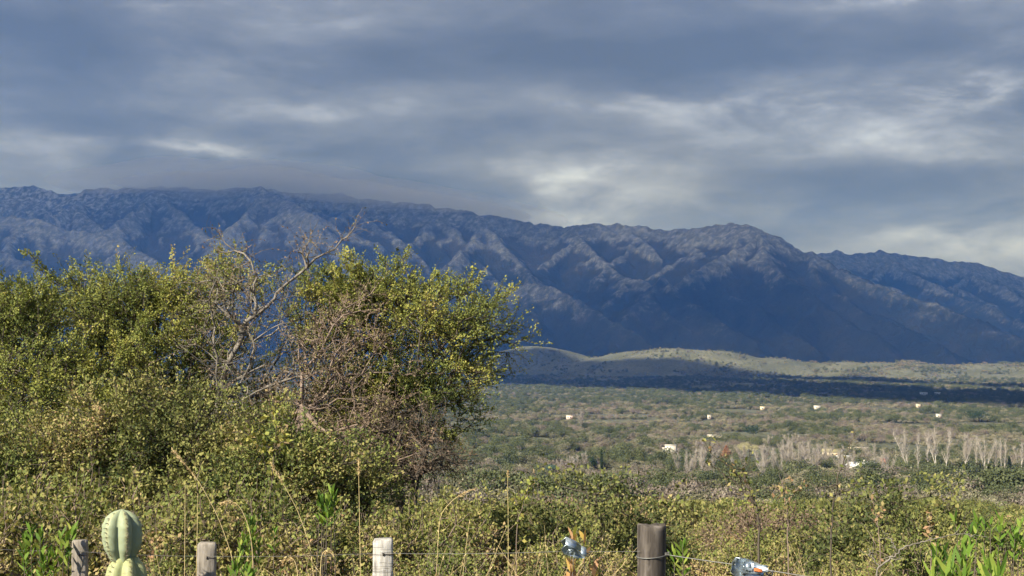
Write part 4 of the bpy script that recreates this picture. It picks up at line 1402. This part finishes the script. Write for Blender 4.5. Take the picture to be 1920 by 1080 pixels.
M_YELLOW = leaf_mat('leaf_yellow', [(0, (.16, .20, .03)), (.4, (.42, .36, .06)), (.7, (.40, .24, .10)), (1, (.32, .19, .11))], .3)
fresh(1830, 1068, 6.2, 150, 60, 10, 14, .135, .020, 'tall bright green long-leaved plant in the lower right corner', 1, flare=.35, tone=.55)
fresh(1855, 985, 7.0, 120, 40, 11, 12, .075, .018, 'bright green leafy plant above the lower right corner plant', 2)
fresh(1780, 1035, 6.6, 70, 60, 6, 12, .10, .020, 'green leafy plant left of the lower right corner plant', 3, tone=.4)
fresh(85, 1025, 6.9, 110, 80, 13, 12, .072, .018, 'bright green leafy plant left of the first batten', 4)
fresh(490, 1000, 7.0, 70, 70, 7, 12, .065, .016, 'green leafy plant between the second and third battens', 5)
fresh(612, 938, 7.4, 60, 40, 7, 12, .07, .018, 'bright green leafy tuft above and left of the whitish batten', 6, tone=.4)
fresh(430, 1066, 6.4, 80, 40, 6, 12, .062, .015, 'green leafy plant low beside the batten right of the cactus', 7)
fresh(1270, 1030, 5.6, 26, 50, 3, 11, .07, .016, 'small bright green plant just right of the thick post', 8, tone=.6)
fresh(1085, 1010, 5.4, 26, 40, 3, 8, .062, .017, 'small plant with yellow and orange leaves behind the left strainer', 9, Ml=M_YELLOW, tone=.5)
fresh(1090, 1075, 5.5, 50, 30, 4, 9, .07, .022, 'tan dry-leaved plant below the left strainer', 10, Ml=M_YELLOW, tone=.95)

# ------------------------------------------------------------------ dry grass stalks
M_STRAW = plain_mat('straw', (.42, .34, .17), .8, 0, .2, 30)


def stalk(pts, Y, head, lab, r_=.0022, hw=.012):
    P = np.array([at(a, b, Y) for a, b in pts])
    b_ = np.array([P[0][0], Y, gz(P[0][0], Y)])
    P = np.vstack([b_[None], P])
    t_ = np.linspace(0, len(P) - 1, 28)
    Q = np.column_stack([np.interp(t_, np.arange(len(P)), P[:, k_]) for k_ in range(3)])
    ker = np.array([.25, .5, .25]); 
    for _ in range(4):
        Q[1:-1] = .25 * Q[:-2] + .5 * Q[1:-1] + .25 * Q[2:]
    e = empty('grass_stalk', b_, label=lab, cat='grass', group='dry grass stalks by the fence')
    mobj('stem', MB().tube(Q - b_, np.linspace(r_, r_ * .5, len(Q)), 5).mesh('stem', M_STRAW, True), e)
    if head:
        rng = np.random.default_rng(int(pts[0][0]))
        cum = np.concatenate([[0], np.cumsum(np.linalg.norm(np.diff(Q, axis=0), axis=1))])
        hl = head / F * Y
        s_ = rng.uniform(cum[-1] - hl, cum[-1], int(20 + head * 1.6))
        C_ = np.column_stack([np.interp(s_, cum, Q[:, k_]) for k_ in range(3)])
        D_ = unit(Q[-1] - Q[-4])[None] * 1.2 + rng.normal(0, .45, C_.shape)
        q_ = len(C_)
        P_ = leaves(C_ - b_ + rng.normal(0, hw * .25, C_.shape), D_, rng.normal(size=C_.shape), rng.uniform(.010, .022, q_), np.full(q_, .005), np.clip(rng.normal(.6, .15, q_), 0, 1))
        mobj('seed_head', leaf_mesh('seed_head', [P_], M_SEED), e)


M_SEED = leaf_mat('seed_straw', [(0, (.20, .13, .07)), (.5, (.42, .31, .17)), (1, (.58, .48, .28))], .3)
stalk([(346, 1080), (347, 980), (347, 905)], 6.7, 0, 'straight thin pale stalk just left of the batten right of the cactus')
stalk([(368, 1080), (370, 990), (371, 925)], 6.7, 0, 'straight thin pale stalk rising along the batten right of the cactus')
stalk([(445, 1070), (410, 970), (372, 900), (322, 842)], 7.0, 70, 'leaning straw stalk with brown seed head above the cactus')
stalk([(590, 1050), (560, 960), (530, 905), (508, 868)], 7.2, 45, 'leaning straw stalk with seed head between second and third battens')
stalk([(676, 1075), (674, 960), (672, 862)], 6.6, 32, 'upright straw stalk with fluffy head left of the whitish batten')
stalk([(476, 1040), (466, 985), (450, 948), (430, 938), (412, 946)], 6.8, 34, 'drooping straw stalk with nodding head above the leafy plant', .0022, .02)
stalk([(820, 970), (848, 938), (872, 922), (890, 918)], 8.0, 34, 'arching straw blade right of the whitish batten')
stalk([(953, 960), (952, 925), (952, 885)], 8.2, 10, 'short upright stalk in mid hedge right of the whitish batten')
stalk([(560, 1075), (552, 1050), (545, 1045), (530, 1052)], 6.4, 26, 'low nodding straw stalk between second and third battens')
stalk([(600, 1078), (603, 1040), (612, 1030), (625, 1040)], 6.3, 24, 'low curled straw stalk left of the whitish batten')

def tuft(sd):
    rng = np.random.default_rng(sd)
    e = empty('grass_tuft', (0, 0, 0))
    n_ = 70
    b0 = np.column_stack([rng.normal(0, .07, n_), rng.normal(0, .07, n_), np.zeros(n_)])
    T = twigs(b0, np.column_stack([rng.normal(0, .22, n_), rng.normal(0, .22, n_), np.ones(n_)]), rng.uniform(.5, 1.15, n_), rng, 6, .13, -.05)
    mobj('blades', seg_mesh('blades', [twig_parts(T, .0022, 3)], M_STRAW, False), e)
    c_, d_ = along(T[:, 3:], 7, rng, .3)
    q_ = len(c_)
    P_ = leaves(c_, d_ + rng.normal(0, .25, c_.shape), rng.normal(size=c_.shape), rng.uniform(.012, .026, q_), np.full(q_, .004), np.clip(rng.normal(.6, .2, q_), 0, 1))
    mobj('seed_heads', leaf_mesh('seed_heads', [P_], M_SEED), e)
    return e


tf = [tuft(1), tuft(2)]
TP = [(20, 7.2), (300, 6.9), (330, 7.1), (540, 6.6), (570, 6.9), (640, 6.7), (780, 6.4), (850, 6.8), (900, 7.6), (985, 6.5), (1040, 7.2), (1150, 6.6), (1310, 6.3), (1480, 6.2), (1560, 6.6), (1700, 6.3)]
for q_, (px, Yq) in enumerate(TP):
    a_, _ = ray(px, 1000)
    zone = ['left of the cactus', 'right of the cactus', 'left of the whitish batten', 'right of the whitish batten', 'around the thick post', 'right of both strainers'][int(np.searchsorted([230, 389, 718, 1075, 1405], px))]
    place(tf[q_ % 2], a_ * Yq, Yq, q_ * 1.7, .9 + .25 * math.sin(q_ * 2.3), q_ < 2, 'tuft of straw-coloured dry grass in the hedge, ' + zone, 'grass', 'tufts of dry grass')

# ------------------------------------------------------------------ sprigs and dry branches in front of the valley, right side
def sprig(lines, lab, sd, Mb, nl=0, Ml=None, ls=.035, tone=.6, nm='twiggy_shrub', side=6, sl=.12, r_=.005):
    """lines: list of pixel polylines with depth; first starts the stem"""
    rng = np.random.default_rng(sd)
    P0 = at(*lines[0][0]); b_ = np.array([P0[0], P0[1], gz(P0[0], P0[1])])
    e = empty(nm, b_, label=lab, cat='shrub')
    mb = MB(); tws = []
    for li, ln_ in enumerate(lines):
        P = np.array([at(*q_) for q_ in ln_])
        if li == 0: P = np.vstack([b_[None], P])
        t_ = np.linspace(0, len(P) - 1, 6 * len(P))
        Q = np.column_stack([np.interp(t_, np.arange(len(P)), P[:, k_]) for k_ in range(3)])
        Q[1:-1] = .25 * Q[:-2] + .5 * Q[1:-1] + .25 * Q[2:]
        Q += rng.normal(0, .0035, Q.shape)
        rr_ = np.linspace(r_ if li == 0 else r_ * .7, r_ * .3, len(Q))
        mb.tube(Q - b_, rr_, 6)
        i0 = 6 if li == 0 else 0
        if side:
            ii = rng.integers(i0 + 1, len(Q), side)
            dd = unit(Q[ii] - Q[ii - 1]) * .7 + rng.normal(0, .7, (side, 3))
            tws.append(twigs(Q[ii], dd, rng.uniform(.3, 1, side) * sl, rng, 4, .3))
        tws.append(np.stack([Q[i0:-3:3], Q[i0 + 1:-2:3], Q[i0 + 2:-1:3], Q[i0 + 3::3]][:4], 1) if len(Q) - i0 > 6 else tws[-1])
    mobj('stem', mb.mesh('stem', Mb, True), e)
    if side:
        T = np.vstack(tws)
        mobj('twigs', seg_mesh('twigs', [(lambda p: (p[0] - b_, p[1]))(twig_parts(T, r_ * .35, 4))], Mb, False), e)
        if nl:
            c_, d_ = along(T, nl, rng)
            sel_ = rng.random(len(c_)) < .8; c_, d_ = c_[sel_], d_[sel_]
            q_ = len(c_)
            P_ = leaves(c_ - b_, d_ * .3 + rng.normal(0, .8, c_.shape), rng.normal(size=c_.shape) + np.array([0, 0, .5]), ls * rng.uniform(.6, 1.3, q_), ls * .6 * rng.uniform(.7, 1.3, q_), np.clip(rng.normal(tone, .25, q_), 0, 1))
            mobj('leaves', leaf_mesh('leaves', [P_], Ml or M_HEDGE), e)
    return e


YS = 7.2
sprig([[(1558, 1000, YS), (1562, 950, YS), (1572, 890, YS), (1590, 845, YS), (1604, 812, YS)], [(1575, 905, YS), (1548, 915, YS), (1525, 912, YS)], [(1566, 930, YS), (1590, 918, YS), (1606, 905, YS)]],
      'slender leafy twig with a dry tip rising above the hedge on the right', 21, M_BARK, 1, M_HEDGE, .030, .5, side=9, sl=.11, r_=.006)
sprig([[(1424, 1010, 7), (1420, 960, 7), (1404, 915, 7), (1372, 878, 7), (1332, 850, 7)], [(1415, 945, 7), (1385, 910, 7), (1345, 880, 7), (1322, 868, 7)], [(1410, 930, 7), (1400, 900, 7), (1392, 878, 7)]],
      'dark forked twig bush leaning left above the right strainer', 22, M_BARK, 2, M_HEDGE, .030, .5, side=14, sl=.13, r_=.007)
sprig([[(1478, 1010, 7.1), (1476, 960, 7.1), (1470, 925, 7.1), (1446, 908, 7.1)], [(1474, 945, 7.1), (1490, 925, 7.1), (1500, 912, 7.1)], [(1470, 925, 7.1), (1466, 900, 7.1)]],
      'thin tan branching twig between the two dark twig bushes', 23, M_TWIGDRY, 2, M_HEDGE, .03, .8, side=8, sl=.10, r_=.0045)
sprig([[(1640, 1072, 6.4), (1668, 1046, 6.4), (1700, 1024, 6.4), (1740, 1012, 6.4), (1775, 1004, 6.4), (1812, 1001, 6.4), (1850, 1006, 6.4)], [(1683, 1034, 6.4), (1672, 1014, 6.4), (1664, 1000, 6.4)],
       [(1662, 1052, 6.4), (1690, 1047, 6.4)], [(1648, 1062, 6.4), (1632, 1040, 6.4), (1628, 1028, 6.4)]],
      'curved bare pale branch lying over the hedge on the right', 24, M_GREYBARK, 0, side=5, sl=.09, r_=.005, nm='dry_branch')
sprig([[(1650, 1010, 8), (1644, 975, 8), (1638, 945, 8)], [(1644, 972, 8), (1656, 955, 8)]], 'thin upright twig with few leaves left of the pale branch', 25, M_TWIGDRY, 2, M_HEDGE, .03, .7, side=7, sl=.10, r_=.0045)
sprig([[(1745, 1010, 7.6), (1742, 985, 7.6), (1738, 968, 7.6)]], 'small pale leaved shoot above the pale branch', 26, M_TWIGDRY, 4, M_HEDGE, .04, .85, side=6, sl=.06, r_=.004)
sprig([[(968, 985, 8.2), (985, 930, 8.2), (1002, 880, 8.2)], [(975, 960, 8.2), (962, 925, 8.2)], [(985, 935, 8.2), (1010, 905, 8.2)]], 'loose yellowish shoots above the hedge in the middle', 27, M_TWIGDRY, 4, M_ACACIA, .035, .5, side=10, sl=.14, r_=.004)
sprig([[(505, 960, 8.8), (512, 880, 8.8), (518, 800, 8.8), (515, 760, 8.8)], [(512, 850, 8.8), (530, 815, 8.8)], [(513, 840, 8.8), (480, 835, 8.8), (470, 815, 8.8)]],
      'young yellow-green leafy shoot in front of the tangled thorn tree', 28, M_BARK, 5, M_ACACIA, .046, .72, side=9, sl=.16, r_=.006)
sprig([[(1245, 990, 7.8), (1250, 960, 7.8), (1262, 930, 7.8), (1272, 905, 7.8)], [(1250, 955, 7.8), (1238, 935, 7.8)]], 'leafy twig rising just behind the thick post', 29, M_BARK, 4, M_HEDGE, .035, .45, side=8, sl=.10, r_=.0045)

# ------------------------------------------------------------------ things of the valley
M_WHITEW = plain_mat('wall_white', (.42, .395, .35), .9, 0, .08, .5)
M_CREAM = plain_mat('wall_cream', (.42, .36, .26), .9, 0, .1, .5)
M_BRICK = plain_mat('wall_brick', (.36, .20, .14), .9, 0, .15, .6)
M_TERRA = plain_mat('roof_terracotta', (.30, .14, .095), .85, 0, .15, .6)
M_TIN = plain_mat('roof_pale_sheet', (.46, .47, .47), .6, .1, .1, .5)
M_GREY = plain_mat('roof_grey', (.22, .22, .22), .8, 0, .1, .5)
M_GLASS = plain_mat('window_glass', (.03, .035, .04), .15, 0, .1, 1., .6)
M_DOORW = plain_mat('door_wood', (.12, .07, .04), .7, 0, .1, 1.)
HOUSES = []


def house(px, py, wpx, hgt, lab, wallm, roofm, roof='flat', rot=0.0, dep=.7, nwin=2, chim=None, nm='house', Yo=0):
    p = on_ground(px, py); Y_ = p[1]
    W_ = wpx / F * Y_; D_ = W_ * dep
    HOUSES.append((p[0], p[1], W_))
    e = empty(nm, p - np.array([0, 0, .2]), rot, label=lab, cat='house')
    mobj('wall', MB().box((-W_ / 2, -D_ / 2, 0), (W_ / 2, D_ / 2, hgt)).mesh('wall', wallm), e)
    if roof == 'flat':
        r = mobj('roof', MB().box((-W_ / 2 - .3, -D_ / 2 - .3, hgt + .01), (W_ / 2 + .3, D_ / 2 + .3, hgt + .35)).mesh('roof', roofm), e)
        top_ = hgt + .35
    else:
        rh = W_ * .16 if roof == 'gable' else W_ * .2
        ov = .5
        x0, y0 = W_ / 2 + ov, D_ / 2 + ov
        t_ = .18
        V = [(-x0, -y0, hgt), (x0, -y0, hgt), (x0, y0, hgt), (-x0, y0, hgt)]
        ridge = x0 if roof == 'gable' else x0 * .45
        V += [(-ridge, 0, hgt + rh), (ridge, 0, hgt + rh)]
        V = np.array(V); V2 = V + np.array([0, 0, t_])
        f4 = [[6, 7, 11, 10], [8, 9, 10, 11], [0, 1, 7, 6], [1, 2, 8, 7], [2, 3, 9, 8], [3, 0, 6, 9], [0, 3, 2, 1]]
        f3_ = [[7, 8, 11], [9, 6, 10]]
        r = mobj('roof', make_mesh('roof', np.vstack([V, V2]), [np.array(f4), np.array(f3_)], roofm), e)
        top_ = hgt + rh
    if chim is not None:
        cx_, cw_, ch_, cm_ = chim
        mobj('chimney', MB().box((cx_ * W_ - cw_, -cw_, hgt * .6), (cx_ * W_ + cw_, cw_, top_ + ch_)).mesh('chimney', cm_), r)
    for q_ in range(nwin):
        xw = (-.5 + (q_ + .6) / (nwin + .6)) * W_
        wn = mobj('window', MB().box((xw - .6, -D_ / 2 - .06, hgt * .38), (xw + .6, -D_ / 2 + .02, hgt * .75)).mesh('window', wallm), e)
        mobj('pane', MB().box((xw - .5, -D_ / 2 - .09, hgt * .41), (xw + .5, -D_ / 2 - .065, hgt * .72)).mesh('pane', M_GLASS), wn)
    xw = .36 * W_
    mobj('door', MB().box((xw - .5, -D_ / 2 - .08, 0), (xw + .5, -D_ / 2 + .02, min(2.1, hgt * .8))).mesh('door', M_DOORW), e)
    return e


e = house(1258, 853, 20, 6.2, 'small white block house in mid valley beside a white annex', M_WHITEW, M_WHITEW, rot=-.25, nwin=1)
house(1246, 852, 7, 4.2, 'narrow white annex left of the small white block house', M_WHITEW, M_WHITEW, rot=-.25, nwin=1)
house(1340, 825, 26, 3.6, 'low house with a long white roof, above the orange-brown tree', M_CREAM, M_WHITEW, rot=-.15, nwin=3)
house(1132, 868, 30, 3.2, 'house with terracotta roof right behind the thin dark cypress', M_BRICK, M_TERRA, 'hip', rot=.1)
house(1190, 866, 22, 3.4, 'pale yellow house between the terracotta roof and the white block house', M_CREAM, M_CREAM, rot=-.2)
house(1615, 884, 46, 3.0, 'house with a low pale sheet roof, left of the bare poplars', M_WHITEW, M_TIN, 'gable', rot=.15, chim=(.15, .5, 1.0, M_WHITEW))
house(1656, 882, 9, 6.2, 'small orange tower beside the low pale sheet roof', M_TERRA, M_TERRA, nwin=1, dep=1, nm='tower')
house(1612, 850, 40, 3.6, 'long tan house behind the leafy twig tip', M_CREAM, M_CREAM, rot=.05, nwin=3)
house(1558, 856, 30, 3.2, 'long house with straw-yellow roof behind the leafy twig', M_CREAM, plain_mat('roof_straw', (.20, .18, .10), .8), 'gable', rot=-.3)
house(1582, 866, 26, 2.6, 'low grey-white roofed shed below the straw-yellow roof', M_GREY, M_TIN, 'gable', rot=-.1, nwin=1, nm='shed')
house(1728, 896, 26, 4.4, 'pink brick house among the trunks of the bare poplars', M_BRICK, M_BRICK, rot=.1)
house(1532, 768, 11, 5.0, 'bright white little house far out below the shadow edge', M_WHITEW, M_WHITEW, nwin=1)
house(1068, 786, 12, 4.2, 'pale pink walled house in the far scrub near the acacia', plain_mat('wall_pink', (.62, .47, .42), .9), M_CREAM, nwin=2)
house(1430, 769, 9, 4.5, 'tiny tan house far left of the bright white little house', M_CREAM, M_CREAM, nwin=1)
house(1760, 785, 9, 4.5, 'tiny white house in the far scrub at the right', M_WHITEW, M_TIN, nwin=1)
house(1722, 765, 8, 5.0, 'tiny cream house at the far right under the shadow edge', M_CREAM, M_WHITEW, nwin=1)
house(1330, 838 - 52, 7, 4.5, 'tiny white house in the far scrub above the long white roof', M_WHITEW, M_WHITEW, nwin=1)
house(1758, 743, 9, 6.0, 'white shed in the cloud shadow on the far plain', M_WHITEW, M_TIN, nwin=1, nm='shed')
house(1732, 742, 12, 5.0, 'long white shed in the cloud shadow, left of another', M_WHITEW, M_TIN, nwin=1, nm='shed')
house(1062, 812, 16, 2.2, 'low orange wall in the far scrub below the pale pink house', M_TERRA, M_TERRA, nwin=0, dep=.3, nm='shed')

# bare poplars and other trees
def far_tree(name, px, py, hpx, wfrac, lab, sd, Ml, tone, shape='round', ls=.55, nl=2600, Mb=None, grp=None, nb=9):
    rng = np.random.default_rng(sd)
    p = on_ground(px, py); H_ = hpx / F * p[1]; W_ = H_ * wfrac
    e = empty(name, p - np.array([0, 0, .15]), label=lab, cat='tree', **({'group': grp} if grp else {}))
    z = rng.random(nl)
    if shape == 'cone':
        zz = .06 + .94 * z ** 1.25; rad = W_ / 2 * np.clip((1.03 - zz), 0, 1) ** .8 * np.sqrt(rng.random(nl)) * (1 + .2 * np.sin(zz * 40))
        an_ = rng.uniform(0, 6.28, nl); P = np.column_stack([rad * np.cos(an_), rad * np.sin(an_), zz * H_])
    elif shape == 'spindle':
        zz = .04 + .96 * z; rad = W_ / 2 * np.sin(np.clip(zz, .02, .99) ** .7 * np.pi) ** .6 * rng.random(nl) ** .4
        an_ = rng.uniform(0, 6.28, nl); P = np.column_stack([rad * np.cos(an_), rad * np.sin(an_), zz * H_])
    else:
        cs = [(np.array([rng.uniform(-.34, .34) * W_, rng.uniform(-.34, .34) * W_, rng.uniform(.45, .80) * H_]), (W_ * .22, W_ * .22, H_ * .17)) for _ in range(nb)]
        P = blob_points(cs, nl, rng, .7)
        P[:, 2] = np.clip(P[:, 2], .1, None)
    nn = unit(P - np.array([0, 0, H_ * .4])) + rng.normal(0, .6, P.shape)
    L0 = ls * H_ / 12
    mobj('crown', leaf_mesh('crown', [leaves(P, rng.normal(size=P.shape), nn, L0 * rng.uniform(.6, 1.4, nl), L0 * .7 * rng.uniform(.6, 1.4, nl), np.clip(tone + rng.normal(0, .15, nl), 0, 1))], Ml), e)
    tops = [np.array([0, 0, .0]), np.array([.02 * W_, 0, H_ * .35]), np.array([0, .03 * W_, H_ * .8])]
    mb = MB().tube(tops, [H_ * .022, H_ * .017, H_ * .005], 6)
    for q_ in range(6):
        a_ = rng.uniform(0, 6.28); mb.tube([(0, 0, H_ * .3), (math.cos(a_) * W_ * .18, math.sin(a_) * W_ * .18, H_ * .5), (math.cos(a_) * W_ * .3, math.sin(a_) * W_ * .3, H_ * .68)], [H_ * .010, H_ * .007, H_ * .003], 5)
    mobj('trunk', mb.mesh('trunk', Mb or M_BARK, True), e)
    return e


M_PINE = leaf_mat('needle_dark', [(0, (.010, .020, .010)), (.5, (.022, .040, .018)), (1, (.045, .065, .028))], .05)
M_BLUEP = leaf_mat('needle_blue', [(0, (.03, .055, .045)), (.5, (.055, .095, .075)), (1, (.10, .15, .115))], .1)
M_RUSTL = leaf_mat('leaf_rust', [(0, (.13, .06, .035)), (.5, (.22, .115, .07)), (1, (.30, .17, .10))], .15)
M_WHITEL = leaf_mat('leaf_whitish', [(0, (.22, .22, .17)), (.5, (.36, .35, .27)), (1, (.48, .46, .34))], .2)
M_STRAWL = leaf_mat('leaf_strawy', [(0, (.22, .21, .11)), (.5, (.34, .32, .18)), (1, (.45, .41, .25))], .2)
far_tree('cypress_tree', 1128, 882, 38, .15, 'thin dark cypress in front of the terracotta roof', 301, M_PINE, .5, 'spindle', .35)
far_tree('conifer_tree', 1114, 886, 30, .6, 'dark dense conifer left of the thin cypress', 302, M_PINE, .6, 'round', .6)
far_tree('pine_tree', 1036, 893, 24, 1.1, 'blue-green pine with flat crown, left of the cypress', 303, M_BLUEP, .5, 'round', .7)
far_tree('pale_tree', 968, 868, 26, .75, 'whitish leafless-looking tree near the acacia', 304, M_WHITEL, .5, 'round', .5, 1800)
far_tree('rust_tree', 1362, 866, 30, 1.1, 'conical orange-brown tree in mid valley', 305, M_RUSTL, .5, 'cone', .55, 3000)
far_tree('straw_tree', 1405, 856, 28, 1.4, 'pale straw-coloured bushy tree right of the orange-brown tree', 306, M_STRAWL, .5, 'round', .45, 2600)
far_tree('dark_tree', 1412, 822, 26, 1.3, 'dark broken-crowned tree above the straw-coloured tree', 307, M_PINE, .5, 'round', .7, 1500)
far_tree('dark_tree', 1835, 792, 24, 2.2, 'wide very dark tree in the far scrub at the right', 308, M_PINE, .3, 'round', .7, 1800)
far_tree('green_tree', 1640, 918, 34, .9, 'rounded bright green tree below the low pale sheet roof', 309, M_ACACIA, .35, 'round', .5, 3200)
far_tree('conifer_tree', 1893, 890, 34, .42, 'dark green conifer at the right end of the bare poplars', 310, M_PINE, .85, 'cone', .5, 2600)
far_tree('agave_tree', 1262, 888, 18, 1.1, 'small blue-green tree below the white block house', 311, M_BLUEP, .7, 'round', .6, 900)
far_tree('dark_tree', 1450, 915, 22, 1.9, 'broad dark green tree behind the dark forked twig', 312, M_PINE, .9, 'round', .6, 2600)
far_tree('dark_tree', 1530, 905, 20, 2.2, 'broad dark green tree left of the slender leafy twig', 313, M_PINE, .8, 'round', .6, 2600)
far_tree('dark_tree', 1210, 905, 22, 1.6, 'dark green tree between the cypress and the thick post', 314, M_PINE, .9, 'round', .6, 2600)
far_tree('dark_tree', 1175, 900, 24, 1.2, 'dark green tree just right of the cypress', 315, M_PINE, .75, 'round', .6, 2200)


def bare_tree(name, px, py, hpx, lab, sd, Mb, nbr=26, fork=0, lean=0., spread=.22, r0=.012, grp=None, tw=5):
    rng = np.random.default_rng(sd)
    p = on_ground(px, py); H_ = hpx / F * p[1]
    e = empty(name, p - np.array([0, 0, .2]), label=lab, cat='tree', **({'group': grp} if grp else {}))
    mb = MB(); A_ = []; 
    stems_ = [(0., 0.)] + [(rng.uniform(-1, 1) * spread * 1.6, rng.uniform(-.5, .5) * spread) for _ in range(fork)]
    tips, dirs = [], []
    for si, (sx_, sy_) in enumerate(stems_):
        z0 = 0 if si == 0 else H_ * rng.uniform(.05, .3)
        hh = H_ * (1 if si == 0 else rng.uniform(.75, .97))
        t_ = np.linspace(0, 1, 8)
        P = np.column_stack([(lean + sx_) * hh * t_ ** 1.2, sy_ * hh * t_, z0 + (hh - z0) * t_]) + np.cumsum(rng.normal(0, .006 * H_, (8, 3)), 0) * np.array([1, 1, 0])
        if si == 0: P[0] = 0
        else: P[0] = [lean * z0, 0, z0]
        mb.tube(P, H_ * r0 * np.linspace(1, .18, 8) * (1 if si == 0 else .7), 6)
        for q_ in range(nbr):
            t = rng.uniform(.25, .97); b0 = np.array([np.interp(t, t_, P[:, k_]) for k_ in range(3)])
            a_ = rng.uniform(0, 6.28); ln_ = H_ * rng.uniform(.10, .26) * (1.15 - t * .7)
            d = np.array([math.cos(a_) * .45, math.sin(a_) * .45, 1.0])
            tips.append(b0); dirs.append(d * ln_)
    T = twigs(np.array(tips), np.array(dirs), np.linalg.norm(np.array(dirs), axis=1), rng, 4, .12, .1)
    fine_b = np.repeat(T[:, 1:].reshape(-1, 3), tw, 0)
    T2 = twigs(fine_b, rng.normal(0, .5, fine_b.shape) + np.array([0, 0, .9]), rng.uniform(.05, .13, len(fine_b)) * H_, rng, 3, .2, .1)
    mobj('trunk', mb.mesh('trunk', Mb, True), e)
    mobj('branches', seg_mesh('branches', [twig_parts(T, H_ * .0045, 4)], Mb, False), e)
    mobj('twigs', seg_mesh('twigs', [twig_parts(T2, H_ * .0017, 3)], M_TWIGF, False), e)
    return e


M_TWIGF = plain_mat('fine_twigs', (.32, .29, .255), .9, 0, .15, .3)
POP = [(1704, 896, 78, 1, -.12, 'leftmost of the bare pale poplars, forked and leaning left'), (1722, 888, 62, 0, .02, 'second bare poplar from the left, thin and straight'),
       (1738, 886, 66, 0, .06, 'third bare poplar from the left, above the pink brick house'), (1754, 892, 80, 1, .03, 'tallest bare poplar with twin white trunks, right of the pink brick house'),
       (1772, 894, 74, 0, .12, 'bare poplar leaning right in the middle of the row'), (1811, 892, 66, 3, .0, 'many-stemmed bare poplar right of the gap in the row'),
       (1830, 886, 56, 0, .0, 'thin bare poplar between two many-stemmed ones'), (1846, 894, 60, 2, .06, 'bare poplar with broad fork, right of the thin one'),
       (1868, 892, 56, 0, .0, 'slim bare poplar left of the last cluster'), (1878, 890, 60, 0, .0, 'slim bare poplar in the last cluster'), (1884, 891, 54, 0, .05, 'slim bare poplar nearest the dark green conifer'),
       (1914, 890, 52, 4, .1, 'bushy bare poplar right of the dark green conifer')]
for q_, (px, py, hp_, fk, ln_, lb) in enumerate(POP):
    bare_tree('bare_poplar', px, py, hp_ * 1.12, lb, 400 + q_, M_PALE, 24, fk, ln_, grp='bare pale poplars')
BT = [(1316, 905, 46, 2, 'bare grey tree below the orange-brown tree'), (1288, 900, 40, 1, 'bare tree right of the white block house'), (1432, 900, 48, 1, 'bare tree with brown twigs left of mid valley hollow'),
      (1452, 898, 44, 1, 'bare tree second from the left in the brown grove'), (1480, 892, 46, 1, 'bare tree third from the left in the brown grove'), (1500, 890, 44, 2, 'bare tree in the middle of the brown grove'),
      (1518, 888, 46, 2, 'bare tree right of the middle of the brown grove'), (1534, 888, 44, 2, 'bare tree near the right end of the brown grove'), (1548, 886, 42, 1, 'bare tree at the right end of the brown grove'),
      (1580, 896, 44, 1, 'bare tree below the grey-white shed roof'), (1052, 896, 26, 2, 'bare grey shrubby tree right of the flat-crowned pine'), (1068, 894, 28, 2, 'bare grey tree midway from pine to cypress'),
      (1084, 893, 30, 2, 'bare grey tree left of the dark conifer'), (1098, 892, 32, 2, 'bare grey tree touching the dark conifer'), (1090, 806, 26, 2, 'bare tan tree in far scrub right of the pink house'),
      (1440, 842, 20, 2, 'bare pale tree right of the straw-coloured tree'), (1478, 842, 22, 2, 'bare pale tree in the small far grove'), (1492, 842, 22, 2, 'bare pale tree at the right of the small far grove')]
for q_, (px, py, hp_, fk, lb) in enumerate(BT):
    bare_tree('bare_tree', px, py, hp_ * 1.25, lb, 500 + q_, M_GREYBARK if q_ not in (0, 2, 6) else M_PALE, 30, fk, 0., .3, .011, 'bare trees in the valley', 6)
R_ = random.Random(9)
ORD = ['first', 'second', 'third', 'fourth', 'fifth', 'sixth', 'seventh', 'eighth', 'ninth', 'tenth', 'eleventh', 'twelfth', 'thirteenth', 'fourteenth', 'fifteenth', 'sixteenth']
counts_ = {}
for q_, px in enumerate(sorted(R_.uniform(1270, 1700) for _ in range(26))):
    py = R_.uniform(880, 908)
    zone = 'left of the brown grove' if px < 1420 else ('in the thick of the brown grove' if px < 1560 else 'between the brown grove and the poplars')
    counts_[zone] = counts_.get(zone, 0) + 1
    bare_tree('bare_tree', px, py, R_.uniform(38, 60), 'small bare tree, ' + ORD[counts_[zone] - 1] + ' from the left ' + zone, 600 + q_, R_.choice([M_TWIGDRY, M_GREYBARK, M_PALE]), 22, R_.randrange(1, 4), R_.uniform(-.05, .05), .32, .010, 'small bare trees ' + zone, 5)
mobj('utility_pole', MB().tube([(0, 0, 0), (0, 0, 9)], [.14, .10], 8).box((-.9, -.06, 8.2), (.9, .06, 8.35)).mesh('utility_pole', M_PALE), None, on_ground(1240, 758), label='thin pale utility pole far out on the valley floor', cat='pole')
